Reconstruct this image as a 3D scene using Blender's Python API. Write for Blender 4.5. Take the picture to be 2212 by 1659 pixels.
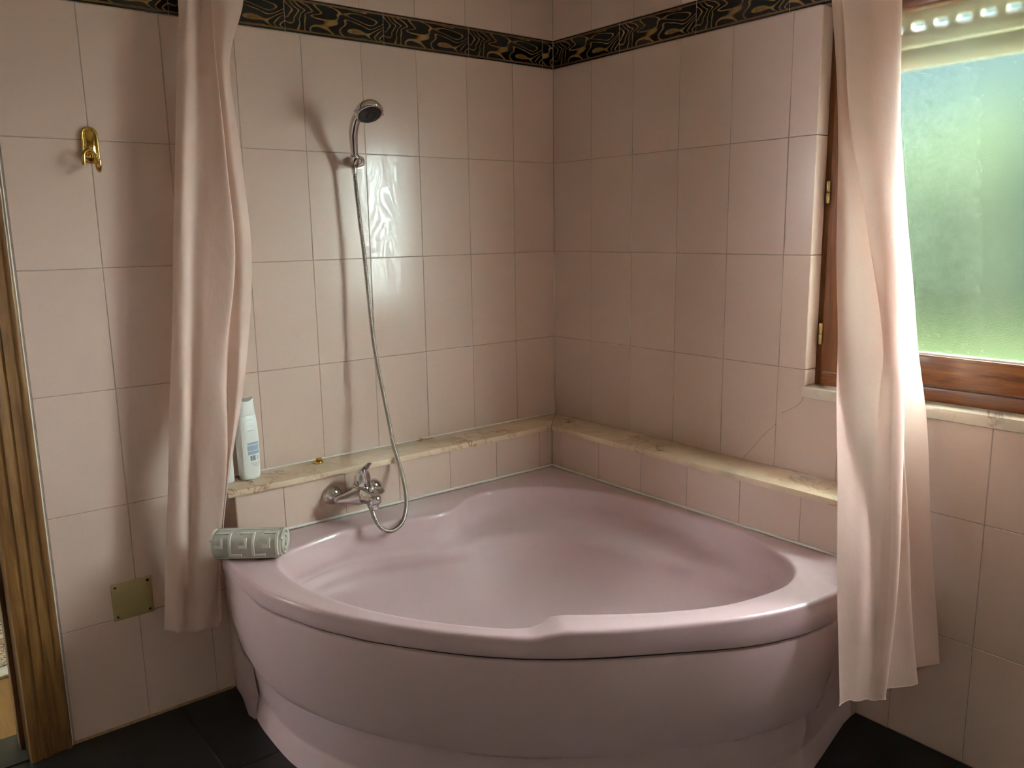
import bpy, bmesh, math, random
import numpy as np
from mathutils import Vector, Matrix

for o in list(bpy.data.objects):
    bpy.data.objects.remove(o)
scene = bpy.context.scene
C = scene.collection
random.seed(7)

# ------------------------------------------------------------------ camera
cam_data = bpy.data.cameras.new('camera')
cam_data.sensor_fit = 'HORIZONTAL'
cam_data.sensor_width = 36.0
cam_data.lens = 28.885
cam_data.clip_start = 0.02
cam = bpy.data.objects.new('camera', cam_data)
C.objects.link(cam)
cam.matrix_world = Matrix((
    (0.7822974, 0.1265897, -0.6099064, -2.11026),
    (-0.6227134, 0.1346467, -0.7707777, -2.39376),
    (-0.0154506, 0.9827743, 0.1841629, 1.39131),
    (0, 0, 0, 1)))
scene.camera = cam

# ------------------------------------------------------------------ sky: an even overcast
world = bpy.data.worlds.new('overcast_sky')
scene.world = world
world.use_nodes = True
nt = world.node_tree
bg = nt.nodes['Background']
bg.inputs['Color'].default_value = (0.90, 0.955, 1.0, 1)
bg.inputs['Strength'].default_value = 72.0

# ------------------------------------------------------------------ exposure
scene.view_settings.view_transform = 'Standard'
scene.view_settings.look = 'None'
scene.view_settings.exposure = -0.2
scene.view_settings.gamma = 1.0
scene.view_settings.use_curve_mapping = False

scene.cycles.sample_clamp_indirect = 0.0      # daylight comes by bounces, the pane and the added open strip: keep all

# ------------------------------------------------------------------ helpers
def mesh_obj(name, verts, faces, mat=None, parent=None, smooth=False, loc=None):
    me = bpy.data.meshes.new(name)
    me.from_pydata([tuple(float(c) for c in v) for v in verts], [], [tuple(int(i) for i in f) for f in faces])
    me.update()
    if smooth:
        me.polygons.foreach_set('use_smooth', [True] * len(me.polygons))
    o = bpy.data.objects.new(name, me)
    C.objects.link(o)
    if mat:
        me.materials.append(mat)
    if parent:
        o.parent = parent
    if loc:
        o.location = loc
    return o

def fix_normals(o):
    bm = bmesh.new(); bm.from_mesh(o.data)
    bmesh.ops.recalc_face_normals(bm, faces=bm.faces)
    bm.to_mesh(o.data); bm.free()
    return o

def sharp(o, deg=35):
    me = o.data
    bm = bmesh.new(); bm.from_mesh(me)
    for e in bm.edges:
        if len(e.link_faces) == 2 and e.calc_face_angle(0) > math.radians(deg):
            e.smooth = False
    for f in bm.faces:
        f.smooth = True
    bm.to_mesh(me); bm.free()
    return o

def empty(name, loc=(0, 0, 0), rz=0.0):
    o = bpy.data.objects.new(name, None)
    o.empty_display_size = 0.05
    C.objects.link(o)
    o.location = loc
    o.rotation_euler = (0, 0, rz)
    return o

def tag(o, label=None, cat=None, group=None, kind=None):
    if label: o['label'] = label
    if cat: o['category'] = cat
    if group: o['group'] = group
    if kind: o['kind'] = kind
    return o

class MB:
    def __init__(self):
        self.v = []; self.f = []
    def add(self, v, f):
        n = len(self.v)
        self.v += [tuple(p) for p in v]
        self.f += [tuple(i + n for i in q) for q in f]
        return self
    def box(self, a, b):
        x0, y0, z0 = (min(a[i], b[i]) for i in range(3)); x1, y1, z1 = (max(a[i], b[i]) for i in range(3))
        return self.add([(x0, y0, z0), (x1, y0, z0), (x1, y1, z0), (x0, y1, z0), (x0, y0, z1), (x1, y0, z1), (x1, y1, z1), (x0, y1, z1)],
                        [(0, 3, 2, 1), (4, 5, 6, 7), (0, 1, 5, 4), (1, 2, 6, 5), (2, 3, 7, 6), (3, 0, 4, 7)])
    def prism(self, poly, z0, z1):
        n = len(poly)
        v = [(x, y, z0) for x, y in poly] + [(x, y, z1) for x, y in poly]
        f = [tuple(range(n))[::-1], tuple(range(n, 2 * n))] + [(i, (i + 1) % n, n + (i + 1) % n, n + i) for i in range(n)]
        return self.add(v, f)
    def rings(self, rings, closed=True, caps=True):
        n = len(rings[0]); v = [p for r in rings for p in r]; f = []
        for i in range(len(rings) - 1):
            for j in range(n if closed else n - 1):
                k = (j + 1) % n
                f.append((i * n + j, i * n + k, (i + 1) * n + k, (i + 1) * n + j))
        if caps:
            f.append(tuple(range(n))[::-1]); f.append(tuple(range((len(rings) - 1) * n, len(rings) * n)))
        return self.add(v, f)
    def tube(self, path, r, n=10, closed=False, caps=True):
        P = [Vector(p) for p in path]; m = len(P)
        rr = r if isinstance(r, (list, tuple)) else [r] * m
        up = None; rings = []
        for i in range(m):
            if closed: t = (P[(i + 1) % m] - P[i - 1])
            else: t = P[min(i + 1, m - 1)] - P[max(i - 1, 0)]
            t.normalize()
            if up is None:
                a = Vector((0, 0, 1)) if abs(t.z) < 0.9 else Vector((1, 0, 0))
                up = (a - t * a.dot(t)).normalized()
            else:
                up = (up - t * up.dot(t)).normalized()
            s = t.cross(up)
            rings.append([tuple(P[i] + (up * math.cos(2 * math.pi * k / n) + s * math.sin(2 * math.pi * k / n)) * rr[i]) for k in range(n)])
        if closed: rings.append(rings[0])
        return self.rings(rings, True, caps and not closed)
    def lathe(self, prof, origin=(0, 0, 0), axis=(0, 0, 1), n=32):
        ax = Vector(axis).normalized(); o = Vector(origin)
        a = Vector((0, 0, 1)) if abs(ax.z) < 0.9 else Vector((1, 0, 0))
        u = (a - ax * a.dot(ax)).normalized(); w = ax.cross(u)
        return self.rings([[tuple(o + ax * h + (u * math.cos(2 * math.pi * k / n) + w * math.sin(2 * math.pi * k / n)) * max(r, 1e-5)) for k in range(n)] for r, h in prof])
    def build(self, name, mat, parent=None, smooth=None, loc=None):
        o = mesh_obj(name, self.v, self.f, mat, parent, False, loc)
        fix_normals(o)
        if smooth: sharp(o, smooth)
        return o

def box(name, a, b, mat, parent=None, bevel=0.0):
    o = MB().box(a, b).build(name, mat, parent)
    if bevel: bevel_obj(o, bevel)
    return o

def bevel_obj(o, w, seg=2):
    bm = bmesh.new(); bm.from_mesh(o.data)
    bmesh.ops.bevel(bm, geom=list(bm.edges), offset=w, segments=seg, affect='EDGES', profile=0.5)
    bmesh.ops.recalc_face_normals(bm, faces=bm.faces)
    bm.to_mesh(o.data); bm.free()
    sharp(o, 40)
    return o

def catmull(pts, sub, closed=False):
    P = [np.array(p, float) for p in pts]; n = len(P); out = []
    for i in range(n if closed else n - 1):
        if closed: a, b, c, d = P[i - 1], P[i], P[(i + 1) % n], P[(i + 2) % n]
        else: a, b, c, d = P[max(i - 1, 0)], P[i], P[i + 1], P[min(i + 2, n - 1)]
        for k in range(sub):
            t = k / sub
            out.append(0.5 * ((2 * b) + (c - a) * t + (2 * a - 5 * b + 4 * c - d) * t * t + (3 * b - a - 3 * c + d) * t ** 3))
    if not closed: out.append(P[-1])
    return out

def sstep(a, b, x):
    t = min(1.0, max(0.0, (x - a) / (b - a))); return t * t * (3 - 2 * t)

# ------------------------------------------------------------------ materials
class Mat:
    def __init__(self, name):
        self.m = bpy.data.materials.new(name); self.m.use_nodes = True
        self.nt = self.m.node_tree; self.n = self.nt.nodes; self.l = self.nt.links
        self.b = self.n['Principled BSDF']
    def node(self, t, **kw):
        x = self.n.new(t)
        for k, v in kw.items(): setattr(x, k, v)
        return x
    def link(self, a, b): self.l.new(a, b)
    def coord(self, scale=(1, 1, 1), loc=(0, 0, 0), out='Object'):
        tc = self.node('ShaderNodeTexCoord'); mp = self.node('ShaderNodeMapping')
        mp.inputs['Scale'].default_value = scale; mp.inputs['Location'].default_value = loc
        self.link(tc.outputs[out], mp.inputs['Vector']); return mp.outputs['Vector']
    def noise(self, vec, scale, detail=2, rough=0.5, dist=0.0):
        x = self.node('ShaderNodeTexNoise'); x.inputs['Scale'].default_value = scale; x.inputs['Detail'].default_value = detail
        x.inputs['Roughness'].default_value = rough; x.inputs['Distortion'].default_value = dist
        if vec is not None: self.link(vec, x.inputs['Vector'])
        return x.outputs['Fac']
    def ramp(self, fac, stops, interp='LINEAR'):
        x = self.node('ShaderNodeValToRGB'); x.color_ramp.interpolation = interp
        e = x.color_ramp.elements
        while len(e) < len(stops): e.new(0.5)
        for i, (p, c) in enumerate(stops):
            e[i].position = p; e[i].color = (*c, 1) if len(c) == 3 else c
        self.link(fac, x.inputs['Fac']); return x.outputs['Color']
    def math(self, op, a, b=None, c=None):
        x = self.node('ShaderNodeMath', operation=op)
        for i, v in enumerate((a, b, c)):
            if v is None: continue
            if hasattr(v, 'is_output'): self.link(v, x.inputs[i])
            else: x.inputs[i].default_value = v
        return x.outputs[0]
    def mix(self, fac, a, b, blend='MIX'):
        x = self.node('ShaderNodeMix', data_type='RGBA', blend_type=blend)
        for s, v in (('Factor', fac), ('A', a), ('B', b)):
            i = [q for q in x.inputs if q.name == s and (q.type == 'VALUE' if s == 'Factor' else q.type == 'RGBA')][0]
            if hasattr(v, 'is_output'): self.link(v, i)
            else: i.default_value = v if s == 'Factor' else (*v, 1)
        return [q for q in x.outputs if q.type == 'RGBA'][0]
    def bump(self, h, strength=0.1, dist=0.01):
        x = self.node('ShaderNodeBump'); x.inputs['Strength'].default_value = strength; x.inputs['Distance'].default_value = dist
        self.link(h, x.inputs['Height']); self.link(x.outputs['Normal'], self.b.inputs['Normal']); return x
    def set(self, **kw):
        for k, v in kw.items():
            k = {'color': 'Base Color', 'rough': 'Roughness', 'metal': 'Metallic', 'spec': 'Specular IOR Level', 'coat': 'Coat Weight', 'coat_rough': 'Coat Roughness', 'trans': 'Transmission Weight', 'sheen': 'Sheen Weight'}.get(k, k)
            i = self.b.inputs[k]
            if hasattr(v, 'is_output'): self.link(v, i)
            else: i.default_value = (*v, 1) if isinstance(v, tuple) and len(v) == 3 else v
        return self

def simple(name, color, rough=0.5, metal=0.0, var=0.0, scale=20, **kw):
    m = Mat(name)
    if var:
        f = m.noise(m.coord(), scale, 3)
        c = m.ramp(f, [(0.3, tuple(x * (1 - var) for x in color)), (0.7, tuple(min(1, x * (1 + var)) for x in color))])
        m.set(color=c)
    else: m.set(color=color)
    m.set(rough=rough, metal=metal, **kw)
    return m.m

def grain_lines(m, seed, sx, sz, scale, freq, lo, hi):
    """contour lines of a stretched noise: the watery wood-grain drawing on the tiles (0..1, 1 on the line)"""
    v = m.coord((sx, 1.0, sz), (seed, seed * 0.7, seed * 1.3))
    f = m.noise(v, scale, 1.2, 0.4, 0.35)
    s = m.math('SINE', m.math('MULTIPLY', f, freq))
    x = m.node('ShaderNodeMapRange'); x.interpolation_type = 'SMOOTHSTEP'
    m.link(s, x.inputs['Value']); x.inputs['From Min'].default_value = lo; x.inputs['From Max'].default_value = hi
    return x.outputs['Result']

def tile_mat(name, base, var=0.03):
    m = Mat(name)
    lines = grain_lines(m, 3.1, 1.0, 0.42, 17, 60, 0.1, 0.75)
    oi = m.node('ShaderNodeObjectInfo')
    cl = m.noise(m.coord((1, 1, 1), (5, 2, 1)), 60, 3)
    c1 = m.ramp(oi.outputs['Random'], [(0.0, tuple(c * (1 - var) for c in base)), (1.0, tuple(c * (1 + var) for c in base))])
    c2 = m.mix(m.math('MULTIPLY', cl, 0.12), c1, tuple(c * 0.82 for c in base))
    r = m.node('ShaderNodeMapRange'); m.link(lines, r.inputs['Value']); r.inputs['To Min'].default_value = 0.26; r.inputs['To Max'].default_value = 0.15
    m.set(color=c2, rough=r.outputs['Result'], spec=0.34)
    return m.m

M = {}
TILE = (0.72, 0.53, 0.44)
M['tile'] = tile_mat('pink_glazed_tile', TILE)
M['grout'] = simple('tile_grout', (0.42, 0.325, 0.27), 0.9, var=0.12, scale=60)
M['wall_plain'] = simple('pale_wall_tile_paint', (0.86, 0.75, 0.67), 0.5)
M['ceiling'] = simple('ceiling_plaster', (0.88, 0.84, 0.79), 0.9, var=0.02)

def border_mat():
    m = Mat('black_gold_border_tile')
    lines = grain_lines(m, 1.7, 0.42, 1.1, 14, 96, 0.55, 0.95)
    br = m.noise(m.coord((1, 1, 1), (9, 1, 2)), 30, 3)
    gold = m.ramp(br, [(0.3, (0.13, 0.07, 0.02)), (0.6, (0.34, 0.19, 0.06))])
    black = (0.006, 0.008, 0.008)
    c = m.mix(lines, black, gold)
    tc = m.node('ShaderNodeTexCoord'); sp = m.node('ShaderNodeSeparateXYZ'); m.link(tc.outputs['Object'], sp.inputs[0])
    z = m.math('ABSOLUTE', sp.outputs['Z'])
    edge = m.math('GREATER_THAN', z, 0.039); band = m.math('MULTIPLY', edge, m.math('LESS_THAN', z, 0.0445))
    c = m.mix(edge, c, black)
    c = m.mix(band, c, (0.17, 0.09, 0.035))
    m.set(color=c, rough=0.22, spec=0.5)
    return m.m
M['border'] = border_mat()

def marble(name, base, vein, scale, amount, dark=(0.16, 0.07, 0.04)):
    m = Mat(name)
    v = m.coord()
    cl = m.noise(v, 6, 4, 0.6, 0.8)
    c = m.ramp(cl, [(0.3, tuple(b * 0.82 for b in base)), (0.55, base), (0.8, tuple(min(1, b * 1.1) for b in base))])
    w = m.noise(m.coord((1, 1, 1), (4, 3, 2)), scale, 5, 0.55, 1.2)
    d = m.math('ABSOLUTE', m.math('SUBTRACT', w, 0.5))
    ln = m.ramp(d, [(0.0, (1, 1, 1)), (0.012, (0.5, 0.5, 0.5)), (0.035, (0, 0, 0))])
    gate = m.ramp(m.noise(m.coord((1, 1, 1), (1, 8, 5)), 5, 2), [(0.5, (0, 0, 0)), (0.68, (1, 1, 1))])
    k = m.math('MULTIPLY', m.math('MULTIPLY', ln, gate), amount)
    c = m.mix(k, c, vein)
    bl = m.ramp(m.noise(m.coord((1, 1, 1), (7, 7, 7)), 30, 2), [(0.66, (0, 0, 0)), (0.73, (1, 1, 1))])
    c = m.mix(m.math('MULTIPLY', m.math('MULTIPLY', bl, gate), 0.6), c, dark)
    m.set(color=c, rough=0.22, spec=0.5)
    return m.m
M['marble'] = marble('peach_marble', (0.80, 0.61, 0.43), (0.42, 0.17, 0.09), 9, 0.85)
M['sill_marble'] = marble('cream_marble', (0.72, 0.60, 0.47), (0.16, 0.11, 0.09), 7, 1.0, (0.10, 0.08, 0.07))

def enamel(name, base, worn=False):
    m = Mat(name)
    f = m.noise(m.coord(), 3, 2)
    c = m.ramp(f, [(0.3, tuple(b * 0.985 for b in base)), (0.7, base)])
    m.set(color=c, rough=0.30, spec=0.45, coat=0.22, coat_rough=0.05)
    if worn:                        # the bowl is dulled by use, the rim keeps its gloss
        tc = m.node('ShaderNodeTexCoord'); sp = m.node('ShaderNodeSeparateXYZ'); m.link(tc.outputs['Object'], sp.inputs[0])
        def rng(lo, hi):
            x = m.node('ShaderNodeMapRange'); x.interpolation_type = 'SMOOTHSTEP'; m.link(sp.outputs['Z'], x.inputs['Value'])
            x.inputs['From Min'].default_value = 0.455; x.inputs['From Max'].default_value = 0.505
            x.inputs['To Min'].default_value = lo; x.inputs['To Max'].default_value = hi; return x.outputs['Result']
        m.set(rough=rng(0.50, 0.30), coat=rng(0.015, 0.22))
    return m.m
M['tub'] = enamel('pink_bath_acrylic', (0.625, 0.440, 0.445), True)
M['apron'] = enamel('pink_apron_acrylic', (0.625, 0.445, 0.440))

def wood(name, c1, c2, c3, axis='Z', rough=0.4, scale=1.0):
    m = Mat(name)
    s = {'Z': (22, 22, 1.6), 'Y': (22, 1.6, 22), 'X': (1.6, 22, 22)}[axis]
    v = m.coord(tuple(x * scale for x in s))
    f = m.noise(v, 2.2, 6, 0.62, 0.9)
    c = m.ramp(f, [(0.30, c1), (0.5, c2), (0.7, c3)])
    fine = m.noise(m.coord(tuple(x * 5 for x in s)), 3, 3)
    c = m.mix(m.math('MULTIPLY', fine, 0.35), c, c1)
    m.set(color=c, rough=rough, spec=0.4, coat=0.25, coat_rough=0.2)
    m.bump(fine, 0.15, 0.002)
    return m.m
M['door_wood'] = wood('oak_door_casing', (0.12, 0.050, 0.014), (0.24, 0.112, 0.030), (0.34, 0.18, 0.058))
M['door_dark'] = wood('oak_door_jamb', (0.07, 0.028, 0.009), (0.13, 0.058, 0.018), (0.19, 0.09, 0.03))
M['win_wood_v'] = wood('red_pine_stile', (0.10, 0.028, 0.008), (0.23, 0.075, 0.02), (0.36, 0.14, 0.04))
M['win_wood_h'] = wood('red_pine_rail', (0.10, 0.028, 0.008), (0.25, 0.085, 0.022), (0.42, 0.17, 0.05), 'Y')

M['chrome'] = simple('polished_chrome', (0.62, 0.61, 0.60), 0.07, 1.0)
M['steel_hose'] = simple('stainless_hose', (0.50, 0.47, 0.43), 0.24, 1.0)
M['brass'] = simple('polished_brass', (0.66, 0.43, 0.12), 0.13, 1.0)
M['old_brass'] = simple('dull_brass', (0.42, 0.30, 0.12), 0.38, 1.0)
M['plate'] = simple('cream_brass_plate', (0.46, 0.37, 0.17), 0.38, 0.25)
M['screw'] = simple('dark_screw', (0.03, 0.025, 0.02), 0.5, 0.6)
M['rubber'] = simple('dark_nozzle_plate', (0.025, 0.028, 0.028), 0.35)
M['caulk'] = simple('white_sealant', (0.80, 0.75, 0.68), 0.5)
M['caulk_pink'] = simple('pale_pink_sealant', (0.72, 0.58, 0.52), 0.5)
M['grout_ochre'] = simple('ochre_grout', (0.36, 0.25, 0.13), 0.9, var=0.25, scale=90)
M['gap'] = simple('gap_shade_crack_black', (0.02, 0.015, 0.013), 0.8)  # painted shade for the rim gap, also the black of the tile cracks
M['floor'] = simple('black_floor_tile', (0.008, 0.009, 0.008), 0.38, var=0.25, scale=9)
M['floor_grout'] = simple('floor_grout', (0.045, 0.035, 0.028), 0.9)
M['bottle'] = simple('white_plastic', (0.83, 0.82, 0.78), 0.33)
M['ink'] = simple('dark_blue_ink', (0.05, 0.06, 0.13), 0.5)
M['ink_pale'] = simple('pale_blue_ink', (0.40, 0.49, 0.60), 0.5)
M['ink_mid'] = simple('grey_blue_ink', (0.26, 0.30, 0.42), 0.5)
M['shutter'] = simple('beige_shutter_pvc', (0.80, 0.74, 0.58), 0.6)

def fabric(name, base, trans, bumps=0.12):
    m = Mat(name)
    v = m.coord((1, 1, 0.35))
    wr = m.noise(v, 26, 4, 0.6, 0.5)
    wv = m.noise(m.coord((1, 1, 1)), 900, 1)
    c = m.ramp(wr, [(0.2, tuple(b * 0.96 for b in base)), (0.8, base)])
    m.set(color=c, rough=0.55, spec=0.25, sheen=0.15)
    h = m.math('ADD', wr, m.math('MULTIPLY', wv, 0.05))
    bp = m.bump(h, bumps, 0.012)
    tr = m.node('ShaderNodeBsdfTranslucent'); m.link(c, tr.inputs['Color']); m.link(bp.outputs['Normal'], tr.inputs['Normal'])
    mx = m.node('ShaderNodeMixShader'); mx.inputs['Fac'].default_value = trans
    m.link(m.b.outputs[0], mx.inputs[1]); m.link(tr.outputs[0], mx.inputs[2])
    m.link(mx.outputs[0], m.n['Material Output'].inputs['Surface'])
    return m.m
M['curtain'] = fabric('peach_curtain_cloth', (0.90, 0.675, 0.58), 0.27)

def towel_mat():
    m = Mat('grey_beige_terry')
    f = m.noise(m.coord(), 420, 3, 0.7)
    g = m.noise(m.coord(), 25, 3)
    c = m.ramp(g, [(0.3, (0.56, 0.53, 0.45)), (0.7, (0.70, 0.67, 0.58))])
    m.set(color=c, rough=0.95, spec=0.1, sheen=0.3)
    m.bump(f, 0.7, 0.003)
    return m.m
M['towel'] = towel_mat()
M['towel_band'] = simple('towel_recess', (0.47, 0.44, 0.37), 0.95, var=0.1, scale=60)

def frosted():
    m = Mat('frosted_glass')
    m.n.remove(m.b)
    g = m.node('ShaderNodeBsdfGlass'); g.inputs['Color'].default_value = (0.90, 0.985, 0.955, 1)
    g.inputs['Roughness'].default_value = 0.26; g.inputs['IOR'].default_value = 1.3
    f = m.noise(m.coord(), 480, 2, 0.6)
    bp = m.node('ShaderNodeBump'); bp.inputs['Strength'].default_value = 0.16; bp.inputs['Distance'].default_value = 0.002
    m.link(f, bp.inputs['Height']); m.link(bp.outputs['Normal'], g.inputs['Normal'])
    g.distribution = 'BECKMANN'
    m.link(g.outputs[0], m.n['Material Output'].inputs['Surface'])
    return m.m
M['frosted'] = frosted()

def foliage(name, a, b):
    m = Mat(name)
    f = m.noise(m.coord(), 3.5, 5, 0.7)
    m.set(color=m.ramp(f, [(0.3, a), (0.7, b)]), rough=1.0, spec=0.0)
    return m.m
M['lawn'] = foliage('dimmed_lawn_green', (0.0145, 0.0178, 0.0085), (0.0235, 0.0265, 0.0115))  # lawn and leaves coloured far darker than real, to dim the view outside
M['leaf'] = foliage('dimmed_garden_leaves', (0.0105, 0.0142, 0.0142), (0.0185, 0.0235, 0.0225))
M['leaf2'] = foliage('dimmed_yellow_leaves', (0.0135, 0.0170, 0.0105), (0.0225, 0.0262, 0.0145))
M['bark'] = simple('bark', (0.10, 0.07, 0.05), 0.9)
M['terrace'] = simple('pale_terrace_paving', (0.50, 0.47, 0.42), 0.9, var=0.08, scale=2)

def rug_mat():
    m = Mat('embroidered_rug')
    v = m.coord((1, 1, 1))
    base = (0.62, 0.60, 0.46)
    def strokes(seed, sc, fr, lo, hi):
        f = m.noise(m.coord((1.0, 2.2, 1), (seed, seed, 0)), sc, 1.5, 0.5, 0.6)
        s = m.math('SINE', m.math('MULTIPLY', f, fr))
        x = m.node('ShaderNodeMapRange'); x.interpolation_type = 'SMOOTHSTEP'
        m.link(s, x.inputs['Value']); x.inputs['From Min'].default_value = lo; x.inputs['From Max'].default_value = hi
        return x.outputs['Result']
    c = m.mix(strokes(2.0, 9, 55, 0.45, 0.8), base, (0.10, 0.12, 0.09))
    c = m.mix(strokes(6.3, 12, 40, 0.72, 0.92), c, (0.52, 0.20, 0.04))
    c = m.mix(strokes(9.1, 13, 38, 0.8, 0.95), c, (0.16, 0.22, 0.22))
    m.set(color=c, rough=0.95, spec=0.1)
    return m.m
M['rug'] = rug_mat()
M['rug_edge'] = simple('rug_edge_cotton', (0.62, 0.60, 0.47), 0.95, var=0.1)
M['hall_floor'] = wood('hall_parquet', (0.24, 0.13, 0.035), (0.36, 0.21, 0.06), (0.46, 0.28, 0.09), 'Y', 0.45, 0.5)
M['threshold'] = simple('dark_green_threshold_stone', (0.035, 0.04, 0.03), 0.4, var=0.2)
M['hall_wall'] = simple('hall_wall_paint', (0.66, 0.58, 0.40), 0.9)

# ================================================================== THE ROOM
ROW = [0.002, 0.3286, 0.6554, 0.9820, 1.3087, 1.6354, 1.9690]
COLX = [0.0] + [-(0.1928 + 0.2 * k) for k in range(9)]          # joints on the left wall
COLY = [0.0] + [-(0.2011 + 0.2 * k) for k in range(11)]         # joints on the right wall
GAP = 0.0017
_tiles = {}
def tile_mesh(w, h, mat, t=0.008, ch=0.0011):
    key = (round(w, 4), round(h, 4), mat.name)
    if key in _tiles: return _tiles[key]
    a, b = w / 2, h / 2
    v = [(-a, t, -b), (a, t, -b), (a, t, b), (-a, t, b),
         (-a, ch, -b), (a, ch, -b), (a, ch, b), (-a, ch, b),
         (-a + ch, 0, -b + ch), (a - ch, 0, -b + ch), (a - ch, 0, b - ch), (-a + ch, 0, b - ch)]
    f = [(8, 9, 10, 11)]
    for i in range(4):
        j = (i + 1) % 4
        f += [(i, j, 4 + j, 4 + i), (4 + i, 4 + j, 8 + j, 8 + i)]
    me = bpy.data.meshes.new('tile')
    me.from_pydata(v, [], f); me.update(); me.materials.append(mat)
    _tiles[key] = me
    return me

def put_tile(face, u0, u1, z0, z1, parent, mat, plane=0.0, name='tile', g=GAP):
    """face 'y': tile on a plane Y=plane looking to -Y, u is X; face 'x': plane X=plane looking to -X, u is Y"""
    u0, u1 = min(u0, u1), max(u0, u1)
    w, h = u1 - u0 - g, z1 - z0 - g
    if w < 0.004 or h < 0.004: return
    o = bpy.data.objects.new(name, tile_mesh(w, h, mat))
    C.objects.link(o)
    um, zm = (u0 + u1) / 2, (z0 + z1) / 2
    jit = random.uniform(-0.0003, 0.0003)
    if face == 'y': o.location = (um, plane + jit, zm)
    else:
        o.location = (plane + jit, um, zm); o.rotation_euler = (0, 0, -math.pi / 2)
    o.parent = parent
    return o

CEIL = 2.62
# ---- left wall with the doorway
mb = MB()
mb.box((-1.885, 0.0012, 0), (0.30, 0.15, CEIL)).box((-2.72, 0.0012, 2.10), (-1.885, 0.15, CEIL)).box((-2.76, 0.0012, 0), (-2.72, 0.15, CEIL))
wall_left = tag(mb.build('wall_left', M['grout']), kind='structure')
for i in range(9):
    for j in range(6):
        if j < 2 and COLX[i + 1] > -1.35: continue
        put_tile('y', COLX[i], max(COLX[i + 1], -1.797), ROW[j], ROW[j + 1], wall_left, M['tile'])
    put_tile('y', COLX[i], max(COLX[i + 1], -1.797), 2.0695, 2.3962, wall_left, M['tile'])
bj = [0.0, -0.0506, -0.3800, -0.7090, -1.0367, -1.3640, -1.6910, -1.797]
for a, b in zip(bj, bj[1:]):
    put_tile('y', a, b, 1.9700, 2.0690, wall_left, M['border'], name='border_tile', g=0.0012)
MB().tube([(-0.0016, -0.0016, 0.68), (-0.0016, -0.0016, 1.30)], 0.0022, 6).build('sealant_bead', M['caulk_pink'], wall_left, 60)
MB().box((-1.797, -0.004, 0.0), (-1.345, 0.003, 0.007)).build('floor_joint', M['grout_ochre'], wall_left)

# ---- right wall with the window opening
WY0, WY1, WZ0, WZ1, WT = -1.090, -2.13, 0.905, 1.9700, 0.26  # opening runs past the sash: unseen open strip added for front fill
mb = MB()
mb.box((0.0012, WY0 + 0.008, 0), (WT, 0.30, CEIL)).box((0.0012, -2.95, 0), (WT, WY1, CEIL)).box((0.0012, WY1, 0), (WT, WY0 + 0.008, WZ0)).box((0.0012, WY1, WZ1 + 0.004), (WT, WY0 + 0.008, CEIL))
wall_right = tag(mb.build('wall_right', M['grout']), kind='structure')
for i in range(11):
    u0, u1 = COLY[i], COLY[i + 1]
    for j in range(6):
        z0, z1 = ROW[j], ROW[j + 1]
        if j < 2 and u1 > -1.35: continue
        if j >= 3:                       # beside the window
            if u0 <= WY0: continue
            put_tile('x', u0, max(u1, WY0), z0, z1, wall_right, M['tile'])
        elif j == 2 and u1 < WY0:
            if u0 > WY0:                 # the notched tile at the corner of the window
                n = [(u0 - GAP / 2, z0 + GAP / 2), (u0 - GAP / 2, z1 - GAP / 2), (WY0 + GAP, z1 - GAP / 2), (WY0 + GAP, 0.902), (u1 + GAP / 2, 0.902), (u1 + GAP / 2, z0 + GAP / 2)]
                v = [(0.0, y, z) for y, z in n] + [(0.008, y, z) for y, z in n]
                f = [tuple(range(6)), tuple(range(6, 12))[::-1]] + [(k, (k + 1) % 6, 6 + (k + 1) % 6, 6 + k) for k in range(6)]
                fix_normals(mesh_obj('tile', v, f, M['tile'], wall_right))
            else:
                put_tile('x', u0, u1, z0, 0.902, wall_right, M['tile'])
        else:
            put_tile('x', u0, u1, z0, z1, wall_right, M['tile'])
    put_tile('x', u0, u1, 2.0695, 2.3962, wall_right, M['tile'])
bj = [0.0, -0.336, -0.660, -0.9842, -1.094, -1.42, -1.75, -2.07, -2.40]
for a, b in zip(bj, bj[1:]):
    put_tile('x', a, b, 1.9700, 2.0690, wall_right, M['border'], name='border_tile', g=0.0012)
# tiles that line the side of the window opening
for j in range(3, 6):
    put_tile('y', 0.0003, 0.054, ROW[j] if j > 3 else 0.982, ROW[j + 1], wall_right, M['tile'], WY0)
put_tile('y', 0.0003, 0.054, 0.935, 0.982, wall_right, M['tile'], WY0)
def crack(pts):
    m = MB(); w = 0.0007
    for (y0, z0), (y1, z1) in zip(pts, pts[1:]):
        d = Vector((y1 - y0, z1 - z0)).normalized(); n = (-d.y * w / 2, d.x * w / 2)
        q = [(y0 + n[0], z0 + n[1]), (y0 - n[0], z0 - n[1]), (y1 - n[0], z1 - n[1]), (y1 + n[0], z1 + n[1])]
        v = [(-0.0005, *p) for p in q] + [(0.002, *p) for p in q]
        m.add(v, [(0, 1, 2, 3), (7, 6, 5, 4), (0, 4, 5, 1), (1, 5, 6, 2), (2, 6, 7, 3), (3, 7, 4, 0)])
    m.build('hairline_crack', M['gap'], wall_right)
crack([(-1.0870, 0.9010), (-1.0840, 0.8900), (-1.0697, 0.8730), (-1.0444, 0.8575), (-1.0156, 0.8415)])
crack([(-1.0015, 0.8064), (-0.9769, 0.7819), (-0.9457, 0.7470), (-0.9172, 0.7089), (-0.8912, 0.6790)])

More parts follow.
